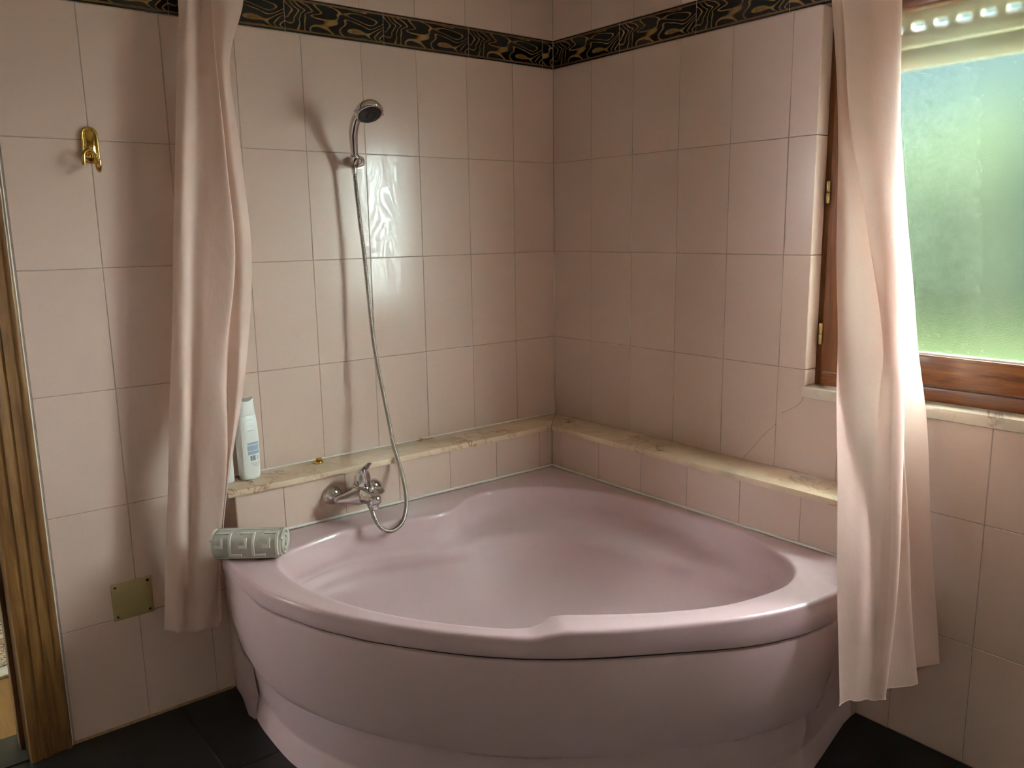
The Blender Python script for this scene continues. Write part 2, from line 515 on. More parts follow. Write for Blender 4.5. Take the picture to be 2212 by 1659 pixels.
# ---- floor, ceiling and the walls behind the camera
floor = tag(box('floor', (-2.86, -3.05, -0.10), (0.25, 0.14, -0.0015), M['floor_grout']), kind='structure')
fx = [-2.758] + [-1.508 + 0.4 * k for k in range(-3, 4)] + [0.0]
fy = [0.0] + [-0.4 - 0.4 * k for k in range(7)] + [-2.95]
def floor_tile(x0, x1, y0, y1):
    w, h = abs(x1 - x0) - 0.003, abs(y1 - y0) - 0.003
    if w < 0.01 or h < 0.01: return
    o = bpy.data.objects.new('floor_tile', tile_mesh(w, h, M['floor'], 0.008, 0.0008)); C.objects.link(o)
    o.location = ((x0 + x1) / 2, (y0 + y1) / 2, 0.0); o.rotation_euler = (-math.pi / 2, 0, 0); o.parent = floor
for i in range(len(fx) - 1):
    for j in range(len(fy) - 1): floor_tile(fx[i], fx[i + 1], fy[j], fy[j + 1])
tag(box('ceiling', (-2.76, -2.95, CEIL), (WT, 0.15, CEIL + 0.12), M['ceiling']), kind='structure')
tag(box('wall_back', (-2.76, -3.07, 0), (WT, -2.95, CEIL), M['wall_plain']), kind='structure')
tag(box('wall_side', (-2.88, -3.07, 0), (-2.76, 0.15, CEIL), M['wall_plain']), kind='structure')

# ---- low tiled ledge walls that carry the marble shelf
LD = 0.138
ledge_l = tag(box('wall_ledge_left', (-1.338, -LD + 0.0012, 0), (0.0, -0.0005, 0.6565), M['grout']), kind='structure')
lj = [-LD, -0.2007, -0.4015, -0.6000, -0.8010, -0.9947, -1.1951, -1.3385]
for a, b in zip(lj, lj[1:]):
    put_tile('y', a, b, 0.3286, 0.6560, ledge_l, M['tile'], -LD)
for z0, z1 in ((0.002, 0.3286), (0.3286, 0.656)):
    put_tile('x', -LD, 0.0, z0, z1, ledge_l, M['tile'], -1.3392)
ledge_r = tag(box('wall_ledge_right', (-LD + 0.0012, -1.306, 0), (-0.0005, -LD, 0.6565), M['grout']), kind='structure')
rj = [-LD, -0.1863, -0.3863, -0.5845, -0.7814, -0.9801, -1.1812, -1.3065]
for a, b in zip(rj, rj[1:]):
    put_tile('x', a, b, 0.3286, 0.6560, ledge_r, M['tile'], -LD)

# ---- window
win = tag(empty('window_1', (0.08, -1.72, WZ0)), kind='structure')
def wpart(name, a, b, mat, bevel=0.002):
    o = box(name, a, b, M[mat], None, bevel); o.parent = win; o.matrix_parent_inverse = Matrix.Translation((-0.08, 1.72, -WZ0)); return o
bpy.context.view_layer.update()
wpart('frame_stile', (0.056, -1.107, 0.934), (0.125, -1.0815, 1.9735), 'win_wood_v')
wpart('frame_stile', (0.056, -2.13, 0.934), (0.125, -2.098, 1.9735), 'win_wood_v')
wpart('frame_rail', (0.052, -2.098, 0.934), (0.125, -1.107, 0.972), 'win_wood_h', 0.003)
wpart('frame_rail', (0.056, -2.098, 1.945), (0.125, -1.107, 1.9735), 'win_wood_h')
wpart('sash_stile', (0.044, -1.205, 0.976), (0.092, -1.109, 1.962), 'win_wood_v', 0.004)
wpart('sash_stile', (0.044, -1.800, 0.976), (0.092, -1.705, 1.962), 'win_wood_v', 0.004)
wpart('sash_rail', (0.044, -1.705, 0.976), (0.092, -1.205, 1.056), 'win_wood_h', 0.005)
wpart('sash_rail', (0.044, -1.705, 1.922), (0.092, -1.205, 1.962), 'win_wood_h', 0.004)
g = wpart('window_pane', (0.068, -1.712, 1.050), (0.073, -1.198, 1.928), 'frosted', 0)
bead = wpart('glazing_bead', (0.050, -1.705, 1.0545), (0.067, -1.205, 1.0605), 'caulk', 0.001)
for z in (1.085, 1.481):
    m = MB()
    for a, b in ((-0.030, -0.001), (0.001, 0.030)):
        m.lathe([(0.0, a), (0.0052, a), (0.0058, a + 0.002), (0.0058, b - 0.002), (0.0052, b), (0.0, b)], (0.040, -1.108, z), (0, 0, 1), 14)
    o = m.build('hinge', M['old_brass'], None, 40); o.parent = win; o.matrix_parent_inverse = Matrix.Translation((-0.08, 1.72, -WZ0))
o = box('window_sill', (-0.012, WY1, 0.9035), (0.058, -1.0865, 0.9335), M['sill_marble'], None, 0.002)
o.parent = win; o.matrix_parent_inverse = Matrix.Translation((-0.08, 1.72, -WZ0))
o = box('outer_sill', (0.056, WY1, 0.900), (0.36, WY0, 0.930), M['sill_marble'], None, 0.002)
o.parent = win; o.matrix_parent_inverse = Matrix.Translation((-0.08, 1.72, -WZ0))

# ---- roller shutter, rolled most of the way up
sh = tag(empty('roller_shutter', (0.15, -1.72, 1.795)), 'beige slatted roller shutter pulled up behind the frosted window pane', 'shutter')
def spart(m, name):
    o = m.build(name, M['shutter'], None, 50); o.parent = sh; o.matrix_parent_inverse = Matrix.Translation((-0.15, 1.72, -1.795)); return o
def slat(z0, z1):
    m = MB(); n = 7; ring0 = []
    for k in range(n):
        t = k / (n - 1); ring0.append((0.150 - 0.005 * math.sin(math.pi * t), z0 + (z1 - z0) * t))
    for k in range(n - 1, -1, -1):
        t = k / (n - 1); ring0.append((0.158 - 0.003 * math.sin(math.pi * t), z0 + (z1 - z0) * t))
    m.rings([[(x, -2.12, z) for x, z in ring0], [(x, -1.10, z) for x, z in ring0]])
    return m
spart(slat(1.793, 1.848), 'slat'); spart(slat(1.850, 1.893), 'slat'); spart(slat(1.908, 1.952), 'slat'); spart(slat(1.953, 1.994), 'slat')
for k in range(16):
    y = -1.232 - 0.0575 * k
    spart(MB().box((0.151, y - 0.0265, 1.892), (0.157, y, 1.909)), 'slat_link')
MB_first = MB().box((0.151, -1.205, 1.892), (0.157, -1.10, 1.909)); spart(MB_first, 'slat_link')

# ---- garden beyond the window
tag(box('ground_lawn', (0.6, -14, -0.9), (40, 30, -0.6), M['lawn']), 'green lawn beyond the frosted window', 'lawn', kind='structure')
tag(box('ground_terrace', (WT, -40, -0.9), (60, -14, -0.62), M['terrace']), kind='structure')
def crown(name, c, rad, mat, label, trunk=True, dense=False):
    root = empty(name, (c[0], c[1], -0.6))
    tag(root, label, 'tree' if trunk else 'hedge')
    bm = bmesh.new(); rnd = random.Random(int(c[0] * 13 + c[1] * 7))
    for k in range(16):
        p = Vector((rnd.uniform(-0.75, 0.75), rnd.uniform(-0.85, 0.85), rnd.uniform(-0.6, 0.55)))
        s = rnd.uniform(0.42, 0.62)
        if dense: p = Vector((rnd.uniform(-0.3, 0.3), -0.82 + 0.41 * (k % 5), -0.62 + 0.40 * (k // 5))); s = 0.40
        mt = Matrix.Translation(Vector((p.x * rad[0], p.y * rad[1], c[2] + 0.6 + p.z * rad[2]))) @ Matrix.Diagonal((rad[0] * s, rad[1] * s, rad[2] * s, 1))
        bmesh.ops.create_icosphere(bm, subdivisions=4, radius=1.0, matrix=mt)
    for v in bm.verts: v.co += Vector((rnd.uniform(-1, 1), rnd.uniform(-1, 1), rnd.uniform(-1, 1))) * 0.05
    me = bpy.data.meshes.new('foliage'); bm.to_mesh(me); bm.free(); me.materials.append(mat)
    o = bpy.data.objects.new('foliage', me); C.objects.link(o); o.parent = root
    if trunk:
        MB().tube([(0, 0, 0), (0.05, 0.02, c[2] * 0.5), (0, 0, c[2] + 0.6)], [0.16, 0.12, 0.08], 8).build('trunk', M['bark'], root, 50)
    return root
crown('garden_tree', (11.5, 9.6, 2.2), (1.5, 1.5, 2.6), M['leaf'], 'dark green tree blurred behind the left side of the frosted pane')
crown('garden_tree', (13.5, 4.9, 1.7), (1.4, 1.4, 2.0), M['leaf2'], 'yellow green tree blurred behind the middle of the frosted pane')
crown('garden_tree', (14.5, 0.6, 1.8), (1.5, 1.5, 2.2), M['leaf'], 'green tree blurred behind the right side of the frosted pane')
crown('sky_block_hedge', (20.0, 7.0, 4.0), (2.0, 13.0, 7.4), M['leaf'], 'tall dark green tree screen added to block sky behind the frosted pane', False, True)  # screen added and made tall to keep bright sky out of the pane

# ---- doorway with moulded casing, and the hall behind it
door = tag(empty('door_1', (-1.85, 0, 0)), kind='structure')
def dpart(o):
    o.parent = door; o.matrix_parent_inverse = Matrix.Translation((1.85, 0, 0)); return o
prof = [(-1.8000, 0.0), (-1.8000, -0.012), (-1.8035, -0.0165), (-1.809, -0.018), (-1.8145, -0.0165), (-1.818, -0.0125), (-1.826, -0.0125), (-1.842, -0.0150),
        (-1.8445, -0.0115), (-1.848, -0.0115), (-1.852, -0.0175), (-1.860, -0.0215), (-1.869, -0.0225), (-1.8725, -0.0185), (-1.876, -0.0185), (-1.880, -0.0235), (-1.892, -0.0245), (-1.900, -0.0225), (-1.904, -0.017), (-1.904, 0.0)]
dpart(sharp(MB().prism(prof, 0.0, 2.10).build('casing', M['door_wood']), 38))
dpart(box('jamb', (-1.904, -0.014, 0.0), (-1.884, 0.152, 2.10), M['door_dark'], None, 0.002))
dpart(box('door_stop', (-1.916, 0.055, 0.0), (-1.903, 0.115, 2.10), M['door_dark'], None, 0.002))
dpart(box('casing', (-2.80, -0.024, 2.10), (-1.80, 0.0, 2.20), M['door_wood'], None, 0.004))
dpart(MB().tube([(-1.7985, -0.0025, 0.0), (-1.7985, -0.0025, 2.10)], 0.0022, 6).build('sealant_bead', M['caulk'], None, 60))
dpart(box('threshold', (-2.72, -0.002, -0.02), (-1.9045, 0.152, 0.004), M['threshold'], None, 0.001))
tag(box('floor_hall', (-4.4, 0.152, -0.10), (-0.8, 3.6, 0.0), M['hall_floor']), kind='structure')
tag(box('wall_hall_right', (-0.9, 0.15, 0), (-0.8, 3.6, CEIL), M['hall_wall']), kind='structure')
tag(box('wall_hall_front', (-4.5, 0.02, 0), (-2.76, 0.15, CEIL), M['hall_wall']), kind='structure')
tag(box('wall_hall_back', (-4.4, 3.6, 0), (-0.8, 3.7, CEIL), M['hall_wall']), kind='structure')
mb = MB(); mb.box((-4.5, 0.15, 0), (-4.4, 3.7, 1.4)).box((-4.5, 0.15, 1.95), (-4.4, 3.7, CEIL)).box((-4.5, 0.15, 1.4), (-4.4, 0.9, 1.95)).box((-4.5, 1.5, 1.4), (-4.4, 3.7, 1.95))  # unseen opening added to let daylight onto the hall rug
tag(mb.build('wall_hall_left', M['hall_wall']), kind='structure')
tag(box('ceiling_hall', (-4.5, 0.15, CEIL), (-0.8, 3.7, CEIL + 0.12), M['ceiling']), kind='structure')
rug = tag(empty('hall_rug', (-2.2, 1.2, 0.001)), 'cream rug embroidered with leaves and orange flowers beyond the doorway', 'rug')
RN = 48
rp = []
for k in range(RN + 1):
    rp.append((-0.62 + 1.24 * k / RN, -0.665 - 0.012 * abs(math.sin(math.pi * k / 4))))
rp += [(0.62, 0.7), (-0.62, 0.7)]
MB().prism(rp, 0.0, 0.008).build('border_fringe', M['rug_edge'], rug)
MB().box((-0.60, -0.60, 0.006), (0.60, 0.66, 0.012)).build('embroidered_field', M['rug'], rug)

# ================================================================== BATHTUB
CX, CY = -0.76, -0.74
out_pts = [(-1.407, -0.190), (-1.416, -0.300), (-1.413, -0.490), (-1.373, -0.646), (-1.326, -0.757), (-1.262, -0.870), (-1.172, -0.998), (-1.090, -1.092), (-1.010, -1.163),
           (-0.920, -1.228), (-0.785, -1.306), (-0.643, -1.378), (-0.508, -1.420), (-0.400, -1.432), (-0.340, -1.428)]
front = [tuple(p) for p in catmull(out_pts, 10)]
front = [(-1.368, -LD - 0.002), (-1.392, -0.165)] + front + [(-0.240, -1.381), (-LD - 0.002, -1.333)]
in_pts = [(-1.262, -0.300), (-1.08, -0.254), (-0.903, -0.280), (-0.78, -0.306), (-0.705, -0.302), (-0.655, -0.276), (-0.60, -0.246), (-0.50, -0.230), (-0.37, -0.288), (-0.27, -0.40), (-0.195, -0.62),
          (-0.168, -0.86), (-0.180, -1.04), (-0.235, -1.18), (-0.32, -1.285), (-0.41, -1.328), (-0.51, -1.328), (-0.637, -1.30), (-0.772, -1.232), (-0.878, -1.158), (-0.955, -1.098), (-0.978, -1.078),
          (-1.000, -1.080), (-1.035, -1.070), (-1.080, -1.036), (-1.162, -0.935), (-1.231, -0.825), (-1.285, -0.70), (-1.322, -0.549), (-1.327, -0.42), (-1.308, -0.345)]
inn = catmull(in_pts, 12, closed=True)
ang = np.array([math.atan2(p[1] - CY, p[0] - CX) for p in inn]); rad_ = np.array([math.hypot(p[0] - CX, p[1] - CY) for p in inn])
order = np.argsort(ang); ang, rad_ = ang[order], rad_[order]
def R_in(t): return float(np.interp(t, ang, rad_, period=2 * math.pi))
tt = np.linspace(-math.pi, math.pi, 721)[:-1]
rr = np.array([R_in(t) for t in tt]); ker = np.hanning(91); ker /= ker.sum()
rs = np.convolve(np.concatenate([rr[-45:], rr, rr[:45]]), ker, 'valid')
def R_s(t): return float(np.interp(t, tt, rs, period=2 * math.pi))
poly = front + [(-LD - 0.002, -LD - 0.002)]
def R_out(t):
    d = (math.cos(t), math.sin(t)); best = 9
    for i in range(len(poly)):
        (x0, y0), (x1, y1) = poly[i], poly[(i + 1) % len(poly)]
        ex, ey = x1 - x0, y1 - y0; den = d[0] * ey - d[1] * ex
        if abs(den) < 1e-12: continue
        s = ((x0 - CX) * ey - (y0 - CY) * ex) / den; u = ((x0 - CX) * d[1] - (y0 - CY) * d[0]) / den
        if s > 0 and -1e-9 <= u <= 1 + 1e-9: best = min(best, s)
    return best
NT = 420
ths = list(np.linspace(-math.pi, math.pi, NT, endpoint=False))
for p in (poly[0], poly[1], poly[2], poly[-1], poly[-2], poly[-3], poly[-4]): ths.append(math.atan2(p[1] - CY, p[0] - CX))
ths = sorted(set(round(t, 5) for t in ths))
def rim_z(x, y):
    # side of the ridge line at the right end of the front rim
    ax, ay, bx, by = -0.225, -1.190, -0.338, -1.420
    L = math.hypot(bx - ax, by - ay); d = ((bx - ax) * (y - ay) - (by - ay) * (x - ax)) / L      # <0 beyond the ridge
    far = sstep(0.0, 0.5, ((x - ax) * (bx - ax) + (y - ay) * (by - ay)) / (L * L))
    w = 0.030 - 0.017 * far
    m = sstep(-w, w * 0.4, -d)
    # fades along the back walls
    back = sstep(0.0, 0.16, -(x + 0.30)) if y > -1.0 else 1.0
    th = math.degrees(math.atan2(y - CY, x - CX))
    left = sstep(-129, -118, th) * (1 - sstep(-52, -36, th)) if th < -20 else 0.0          # the right half of the front rim is the raised one
    return 0.516 + 0.016 * min(m, left) + 0.004 * sstep(-0.4, -1.2, x)
def ledge_edge(t):
    a = math.degrees(t)
    return 0.755 + 0.20 * max(sstep(45, 135, a) if a > 0 else 0.0, 1 - sstep(-46, 2, a) if a < 40 else 0.0)
def profile(re):
    g = 0.966 - re
    return catmull([(0.986, -0.028), (0.966, -0.062), (re + 0.72 * g, -0.086), (re + 0.42 * g, -0.097), (re + 0.12 * g, -0.106), (re - 0.014, -0.124), (re - 0.060, -0.172), (0.58, -0.232), (0.40, -0.262), (0.12, -0.281)], 4)
rings = []
for t in ths:
    c, s = math.cos(t), math.sin(t); ri, ro, rsm = R_in(t), R_out(t), R_s(t); KB = profile(ledge_edge(t))
    ri = min(ri, ro - 0.022)
    P = lambda r, dz: (CX + c * r, CY + s * r, rim_z(CX + c * r, CY + s * r) + dz)
    zi = rim_z(CX + c * ri, CY + s * ri)
    col = []
    nb = len(KB)
    for k in range(nb - 1, -1, -1):
        a = KB[k]
        f = sstep(0.08, 0.21, -a[1]); R = ri * (1 - f) + rsm * f
        col.append((CX + c * R * a[0], CY + s * R * a[0], zi * (1 - f) + 0.525 * f + a[1]))
    col += [(CX + c * (ri - 0.0045), CY + s * (ri - 0.0045), zi - 0.014), (CX + c * (ri - 0.0015), CY + s * (ri - 0.0015), zi - 0.006), (CX + c * (ri + 0.003), CY + s * (ri + 0.003), zi - 0.0015)]
    wd = ro - ri
    for q in (0.008, 0.3 * wd, 0.5 * wd, 0.7 * wd): col.append(P(ri + max(q, 0.008), 0.0))
    e = min(1.0, wd / 0.05)
    for q, dz in ((0.0105, -0.0001), (0.0072, -0.0006), (0.0042, -0.0020), (0.0018, -0.0044), (0.0004, -0.0076), (0.0, -0.0115)): col.append(P(ro - q * e, dz))
    zo = 0.470 - 0.014 * sstep(-0.95, -0.45, CX + c * ro)
    col += [(CX + c * ro, CY + s * ro, 0.492), (CX + c * ro, CY + s * ro, zo + 0.004), (CX + c * (ro - 0.003), CY + s * (ro - 0.003), zo), (CX + c * (ro - 0.012), CY + s * (ro - 0.012), zo)]
    rings.append(col)
V = [p for col in rings for p in col]; nk = len(rings[0]); n = len(rings); Fc = []
for i in range(n):
    j = (i + 1) % n
    for k in range(nk - 1): Fc.append((i * nk + k, i * nk + k + 1, j * nk + k + 1, j * nk + k))
V.append((CX, CY, 0.525 - 0.2825)); cidx = len(V) - 1
for i in range(n): Fc.append((i * nk, ((i + 1) % n) * nk, cidx))
tub = tag(empty('bathtub', (-0.9, -0.9, 0)), 'pink corner bathtub with a curved front panel and moulded seat', 'bathtub')
TI = Matrix.Translation((0.9, 0.9, 0))
def tpart(o): o.parent = tub; o.matrix_parent_inverse = TI; return o
basin = fix_normals(mesh_obj('basin', V, Fc, M['tub'], None, True))
bm = bmesh.new(); bm.from_mesh(basin.data)
bmesh.ops.remove_doubles(bm, verts=bm.verts, dist=0.0002)
bmesh.ops.recalc_face_normals(bm, faces=bm.faces); bm.to_mesh(basin.data); bm.free()
if sum(p.normal.z for p in basin.data.polygons) < 0: basin.data.flip_normals()
basin.data.polygons.foreach_set('use_smooth', [True] * len(basin.data.polygons))
tpart(basin)
# front curve with inward normals, for the panel and the plinth below the rim
fr = [np.array(p) for p in [(-1.345, -0.004), (-1.350, -0.070)] + front[1:-1] + [(-0.070, -1.318), (-0.004, -1.310)]]
def offset_curve(o):
    res = []; n = len(fr)
    for i, p in enumerate(fr):
        t = fr[min(i + 1, n - 1)] - fr[max(i - 1, 0)]; t /= np.linalg.norm(t)
        nrm = np.array([-t[1], t[0]])
        k = 0.12 if i in (0, 1, n - 1, n - 2) else (0.55 if i in (2, n - 3) else 1.0)
        q = p + nrm * o * k
        res.append((min(q[0], -0.003), min(q[1], -0.003)))
    return res
def swept(name, secs, mat):
    rg = [[(x, y, z - (0.014 * sstep(-0.95, -0.45, x) + 0.006 if z > 0.3 else 0.0)) for x, y in offset_curve(o)] for o, z in secs]
    m = MB().rings(rg, False, False)
    o = mesh_obj(name, m.v, m.f, mat, None, False); sharp(o, 28)
    return tpart(o)
swept('rim_shadow_gap', [(0.012, 0.4795), (0.0125, 0.4660)], M['gap'])  # near-black strip stands in for the shade inside the gap
swept('apron_panel', [(0.020, 0.4690), (0.009, 0.4686), (0.0055, 0.4665), (0.0045, 0.4620), (0.006, 0.420), (0.0095, 0.370), (0.0150, 0.318), (0.0230, 0.270), (0.0320, 0.230), (0.0380, 0.208), (0.0410, 0.202), (0.0460, 0.1995), (0.075, 0.1995)], M['apron'])
swept('plinth', [(0.0590, 0.203), (0.0600, 0.160), (0.0640, 0.110), (0.0680, 0.082), (0.0690, 0.074), (0.0675, 0.070), (0.0610, 0.040), (0.0550, 0.0)], M['apron'])
m = MB()
m.tube([(-1.36, -LD - 0.0025, 0.5245), (-0.9, -LD - 0.0025, 0.5215), (-LD - 0.003, -LD - 0.0025, 0.5180)], 0.0046, 8)
m.tube([(-LD - 0.0025, -LD - 0.003, 0.5180), (-LD - 0.0025, -1.30, 0.5185)], 0.0046, 8)
tpart(m.build('sealant_bead', M['caulk'], None, 60))

# ================================================================== MARBLE SHELF ON THE LEDGES
def shelf(name, slabs, label):
    root = tag(empty(name, (slabs[0][0][0], slabs[0][0][1], 0.657)), label, 'shelf')
    inv = Matrix.Translation((-slabs[0][0][0], -slabs[0][0][1], -0.657))
    for p in slabs:
        o = MB().prism(p, 0.6575, 0.676).build('marble_slab', M['marble']); bevel_obj(o, 0.0016)
        o.parent = root; o.matrix_parent_inverse = inv
    return root, inv
sl, inv = shelf('marble_shelf', [[(-1.362, -0.150), (-0.5165, -0.150), (-0.5165, -0.001), (-1.362, -0.001)],
                            [(-0.5145, -0.150), (-0.1525, -0.150), (-0.003, -0.0015), (-0.5145, -0.001)]], 'peach veined marble shelf above the mixer tap')
o = MB().tube([(-1.361, -0.002, 0.6765), (-0.004, -0.002, 0.6765)], 0.0032, 8).build('sealant_bead', M['caulk'], None, 60); o.parent = sl; o.matrix_parent_inverse = inv
sr, inv = shelf('marble_shelf', [[(-0.1545, -0.1540), (-0.1545, -0.474), (-0.001, -0.474), (-0.001, -0.003)],
                            [(-0.1545, -0.476), (-0.1545, -1.318), (-0.001, -1.318), (-0.001, -0.476)]], 'peach veined marble shelf below the window side wall')

# ================================================================== CURTAINS
L_RIBS = [
  [(-1.378, -0.095, 2.200), (-1.368, -0.095, 1.986), (-1.386, -0.100, 1.826), (-1.413, -0.100, 1.581), (-1.440, -0.100, 1.329), (-1.473, -0.100, 1.033), (-1.500, -0.100, 0.778), (-1.530, -0.095, 0.516), (-1.553, -0.090, 0.298)],
  [(-1.357, -0.115, 2.200), (-1.350, -0.115, 1.985), (-1.369, -0.120, 1.824), (-1.395, -0.120, 1.580), (-1.422, -0.120, 1.329), (-1.445, -0.120, 1.032), (-1.469, -0.118, 0.776), (-1.498, -0.112, 0.512), (-1.521, -0.108, 0.290)],
  [(-1.319, -0.100, 2.200), (-1.315, -0.100, 1.993), (-1.331, -0.105, 1.831), (-1.361, -0.105, 1.582), (-1.393, -0.108, 1.327), (-1.415, -0.108, 1.027), (-1.442, -0.108, 0.769), (-1.467, -0.100, 0.500), (-1.488, -0.095, 0.275)],
  [(-1.301, -0.120, 2.200), (-1.301, -0.120, 1.991), (-1.311, -0.125, 1.830), (-1.326, -0.130, 1.582), (-1.357, -0.130, 1.327), (-1.394, -0.130, 1.027), (-1.426, -0.130, 0.770), (-1.450, -0.118, 0.501), (-1.463, -0.108, 0.274)],
  [(-1.291, -0.135, 2.200), (-1.294, -0.135, 1.989), (-1.299, -0.145, 1.828), (-1.295, -0.155, 1.581), (-1.298, -0.160, 1.325), (-1.345, -0.150, 1.024), (-1.371, -0.160, 0.766), (-1.398, -0.125, 0.490), (-1.435, -0.112, 0.272)],
  [(-1.282, -0.100, 2.200), (-1.289, -0.100, 1.997), (-1.293, -0.110, 1.834), (-1.293, -0.115, 1.584), (-1.299, -0.120, 1.324), (-1.327, -0.125, 1.018), (-1.360, -0.150, 0.762), (-1.389, -0.112, 0.483), (-1.418, -0.100, 0.267)],
  [(-1.235, -0.125, 2.200), (-1.245, -0.125, 1.998), (-1.276, -0.130, 1.833), (-1.269, -0.135, 1.583), (-1.267, -0.145, 1.324), (-1.306, -0.150, 1.019), (-1.355, -0.162, 0.764), (-1.389, -0.122, 0.486), (-1.408, -0.110, 0.273)],
  [(-1.186, -0.105, 2.200), (-1.199, -0.105, 2.010), (-1.250, -0.110, 1.838), (-1.236, -0.110, 1.586), (-1.232, -0.118, 1.322), (-1.276, -0.130, 1.013), (-1.351, -0.158, 0.762), (-1.384, -0.112, 0.482), (-1.394, -0.100, 0.280)],
]
R_RIBS = [
  [(-0.296, -1.255, 2.200), (-0.296, -1.292, 1.893), (-0.296, -1.323, 1.638), (-0.316, -1.346, 1.398), (-0.342, -1.375, 1.165), (-0.382, -1.414, 0.958), (-0.426, -1.459, 0.646), (-0.457, -1.502, 0.300)],
  [(-0.301, -1.272, 2.200), (-0.288, -1.298, 1.893), (-0.278, -1.319, 1.639), (-0.282, -1.344, 1.397), (-0.301, -1.374, 1.162), (-0.339, -1.417, 0.952), (-0.398, -1.476, 0.644), (-0.427, -1.511, 0.307)],
  [(-0.297, -1.281, 2.200), (-0.281, -1.304, 1.893), (-0.267, -1.322, 1.640), (-0.259, -1.358, 1.397), (-0.268, -1.397, 1.161), (-0.309, -1.431, 0.950), (-0.372, -1.489, 0.641), (-0.403, -1.520, 0.300)],
  [(-0.312, -1.278, 2.200), (-0.273, -1.310, 1.892), (-0.240, -1.336, 1.640), (-0.229, -1.386, 1.396), (-0.235, -1.439, 1.162), (-0.286, -1.453, 0.950), (-0.340, -1.498, 0.635), (-0.378, -1.529, 0.297)],
  [(-0.269, -1.265, 2.200), (-0.280, -1.311, 1.891), (-0.289, -1.349, 1.635), (-0.283, -1.401, 1.396), (-0.280, -1.449, 1.166), (-0.293, -1.476, 0.955), (-0.323, -1.505, 0.633), (-0.361, -1.537, 0.294)],
  [(-0.224, -1.310, 2.200), (-0.246, -1.357, 1.887), (-0.264, -1.394, 1.632), (-0.270, -1.437, 1.396), (-0.280, -1.472, 1.168), (-0.288, -1.497, 0.958), (-0.315, -1.528, 0.638), (-0.360, -1.551, 0.300)],
  [(-0.142, -1.353, 2.200), (-0.172, -1.390, 1.891), (-0.197, -1.420, 1.634), (-0.221, -1.447, 1.395), (-0.239, -1.477, 1.165), (-0.255, -1.505, 0.954), (-0.290, -1.537, 0.634), (-0.341, -1.557, 0.300)],
  [(-0.119, -1.323, 2.200), (-0.142, -1.350, 1.903), (-0.162, -1.373, 1.641), (-0.181, -1.395, 1.396), (-0.191, -1.422, 1.157), (-0.198, -1.447, 0.935), (-0.223, -1.476, 0.596), (-0.309, -1.519, 0.289)],
  [(-0.140, -1.334, 2.200), (-0.153, -1.367, 1.898), (-0.164, -1.394, 1.639), (-0.173, -1.421, 1.395), (-0.181, -1.447, 1.158), (-0.188, -1.471, 0.938), (-0.190, -1.513, 0.600), (-0.221, -1.568, 0.298)],
  [(-0.112, -1.319, 2.200), (-0.123, -1.340, 1.908), (-0.133, -1.358, 1.645), (-0.133, -1.381, 1.396), (-0.129, -1.408, 1.150), (-0.127, -1.430, 0.921), (-0.127, -1.461, 0.566), (-0.197, -1.527, 0.299)],
  [(-0.137, -1.333, 2.200), (-0.131, -1.358, 1.903), (-0.125, -1.381, 1.643), (-0.114, -1.413, 1.395), (-0.100, -1.446, 1.151), (-0.092, -1.480, 0.924), (-0.090, -1.523, 0.575), (-0.087, -1.561, 0.298)],
]

def curtain(ribs, label, nx, ny, hem_r=0.0014):
    A = [catmull(r, ny) for r in ribs]                     # along the height
    rows = len(A[0]); grid = []
    for k in range(rows):
        grid.append(catmull([a[k] for a in A], nx))
    n = len(grid[0])
    rnd = random.Random(3)
    ph = [rnd.uniform(0, 6.28) for _ in range(8)]
    for k in range(rows):
        u = k / (rows - 1)
        for j in range(n):
            s = j / (n - 1)
            w = 0.0022 * math.sin(9 * s * 6.28 / 2 + 5 * u + ph[0]) * math.sin(14 * u + 6 * s + ph[1]) + 0.0014 * math.sin(31 * u - 17 * s + ph[2])
            grid[k][j] = grid[k][j] + np.array([0.45, -0.8, 0]) * w * (0.3 + u)
            if k == rows - 1: grid[k][j] = grid[k][j] + np.array([0, 0, 0.0018 * math.sin(s * 29) + 0.0007 * math.sin(s * 70 + 1)])
    base = np.mean(grid[-1], axis=0)
    root = tag(empty('shower_curtain', tuple(base)), label, 'curtain')
    inv = Matrix.Translation(tuple(-base))
    V = [p for r in grid for p in r]
    Fq = [(k * n + j, k * n + j + 1, (k + 1) * n + j + 1, (k + 1) * n + j) for k in range(rows - 1) for j in range(n - 1)]
    o = mesh_obj('cloth', V, Fq, M['curtain'], None, True); o.parent = root; o.matrix_parent_inverse = inv
    h = MB().tube([tuple(p) for p in grid[-1][::2]], hem_r, 6).build('hem', M['curtain'], None, 60); h.parent = root; h.matrix_parent_inverse = inv
    return root
curtain(L_RIBS, 'peach shower curtain gathered against the wall beside the rolled towel', 9, 9)
curtain(R_RIBS, 'peach shower curtain hanging in folds in front of the window', 9, 9)

# ================================================================== SHOWER SET
br = tag(empty('shower_bracket', (-0.826, 0.0, 1.609)), 'round chrome wall bracket holding the shower handle', 'bracket')
BI = Matrix.Translation((0.826, 0, -1.609))
def bpart(m, name, mat='chrome', sm=35):
    o = m.build(name, M[mat], None, sm); o.parent = br; o.matrix_parent_inverse = BI; return o
ax = Vector((-0.036, -0.058, -0.002)).normalized()
bpart(MB().lathe([(0.0, 0.0), (0.0205, 0.0), (0.0215, 0.002), (0.0215, 0.011), (0.0205, 0.0125), (0.0, 0.0125)], (-0.826, -0.0005, 1.609), (0, -1, 0), 36), 'wall_flange')
bpart(MB().lathe([(0.0, 0.0), (0.0185, 0.0), (0.0185, 0.012), (0.0165, 0.024), (0.0125, 0.033), (0.0, 0.036)], (-0.826, -0.0125, 1.609), (-0.35, -1, 0), 36), 'swivel')
hx = Vector((-0.8640, -0.0610, 1.6075))
up = Vector((-0.018, -0.045, 0.075)).normalized()
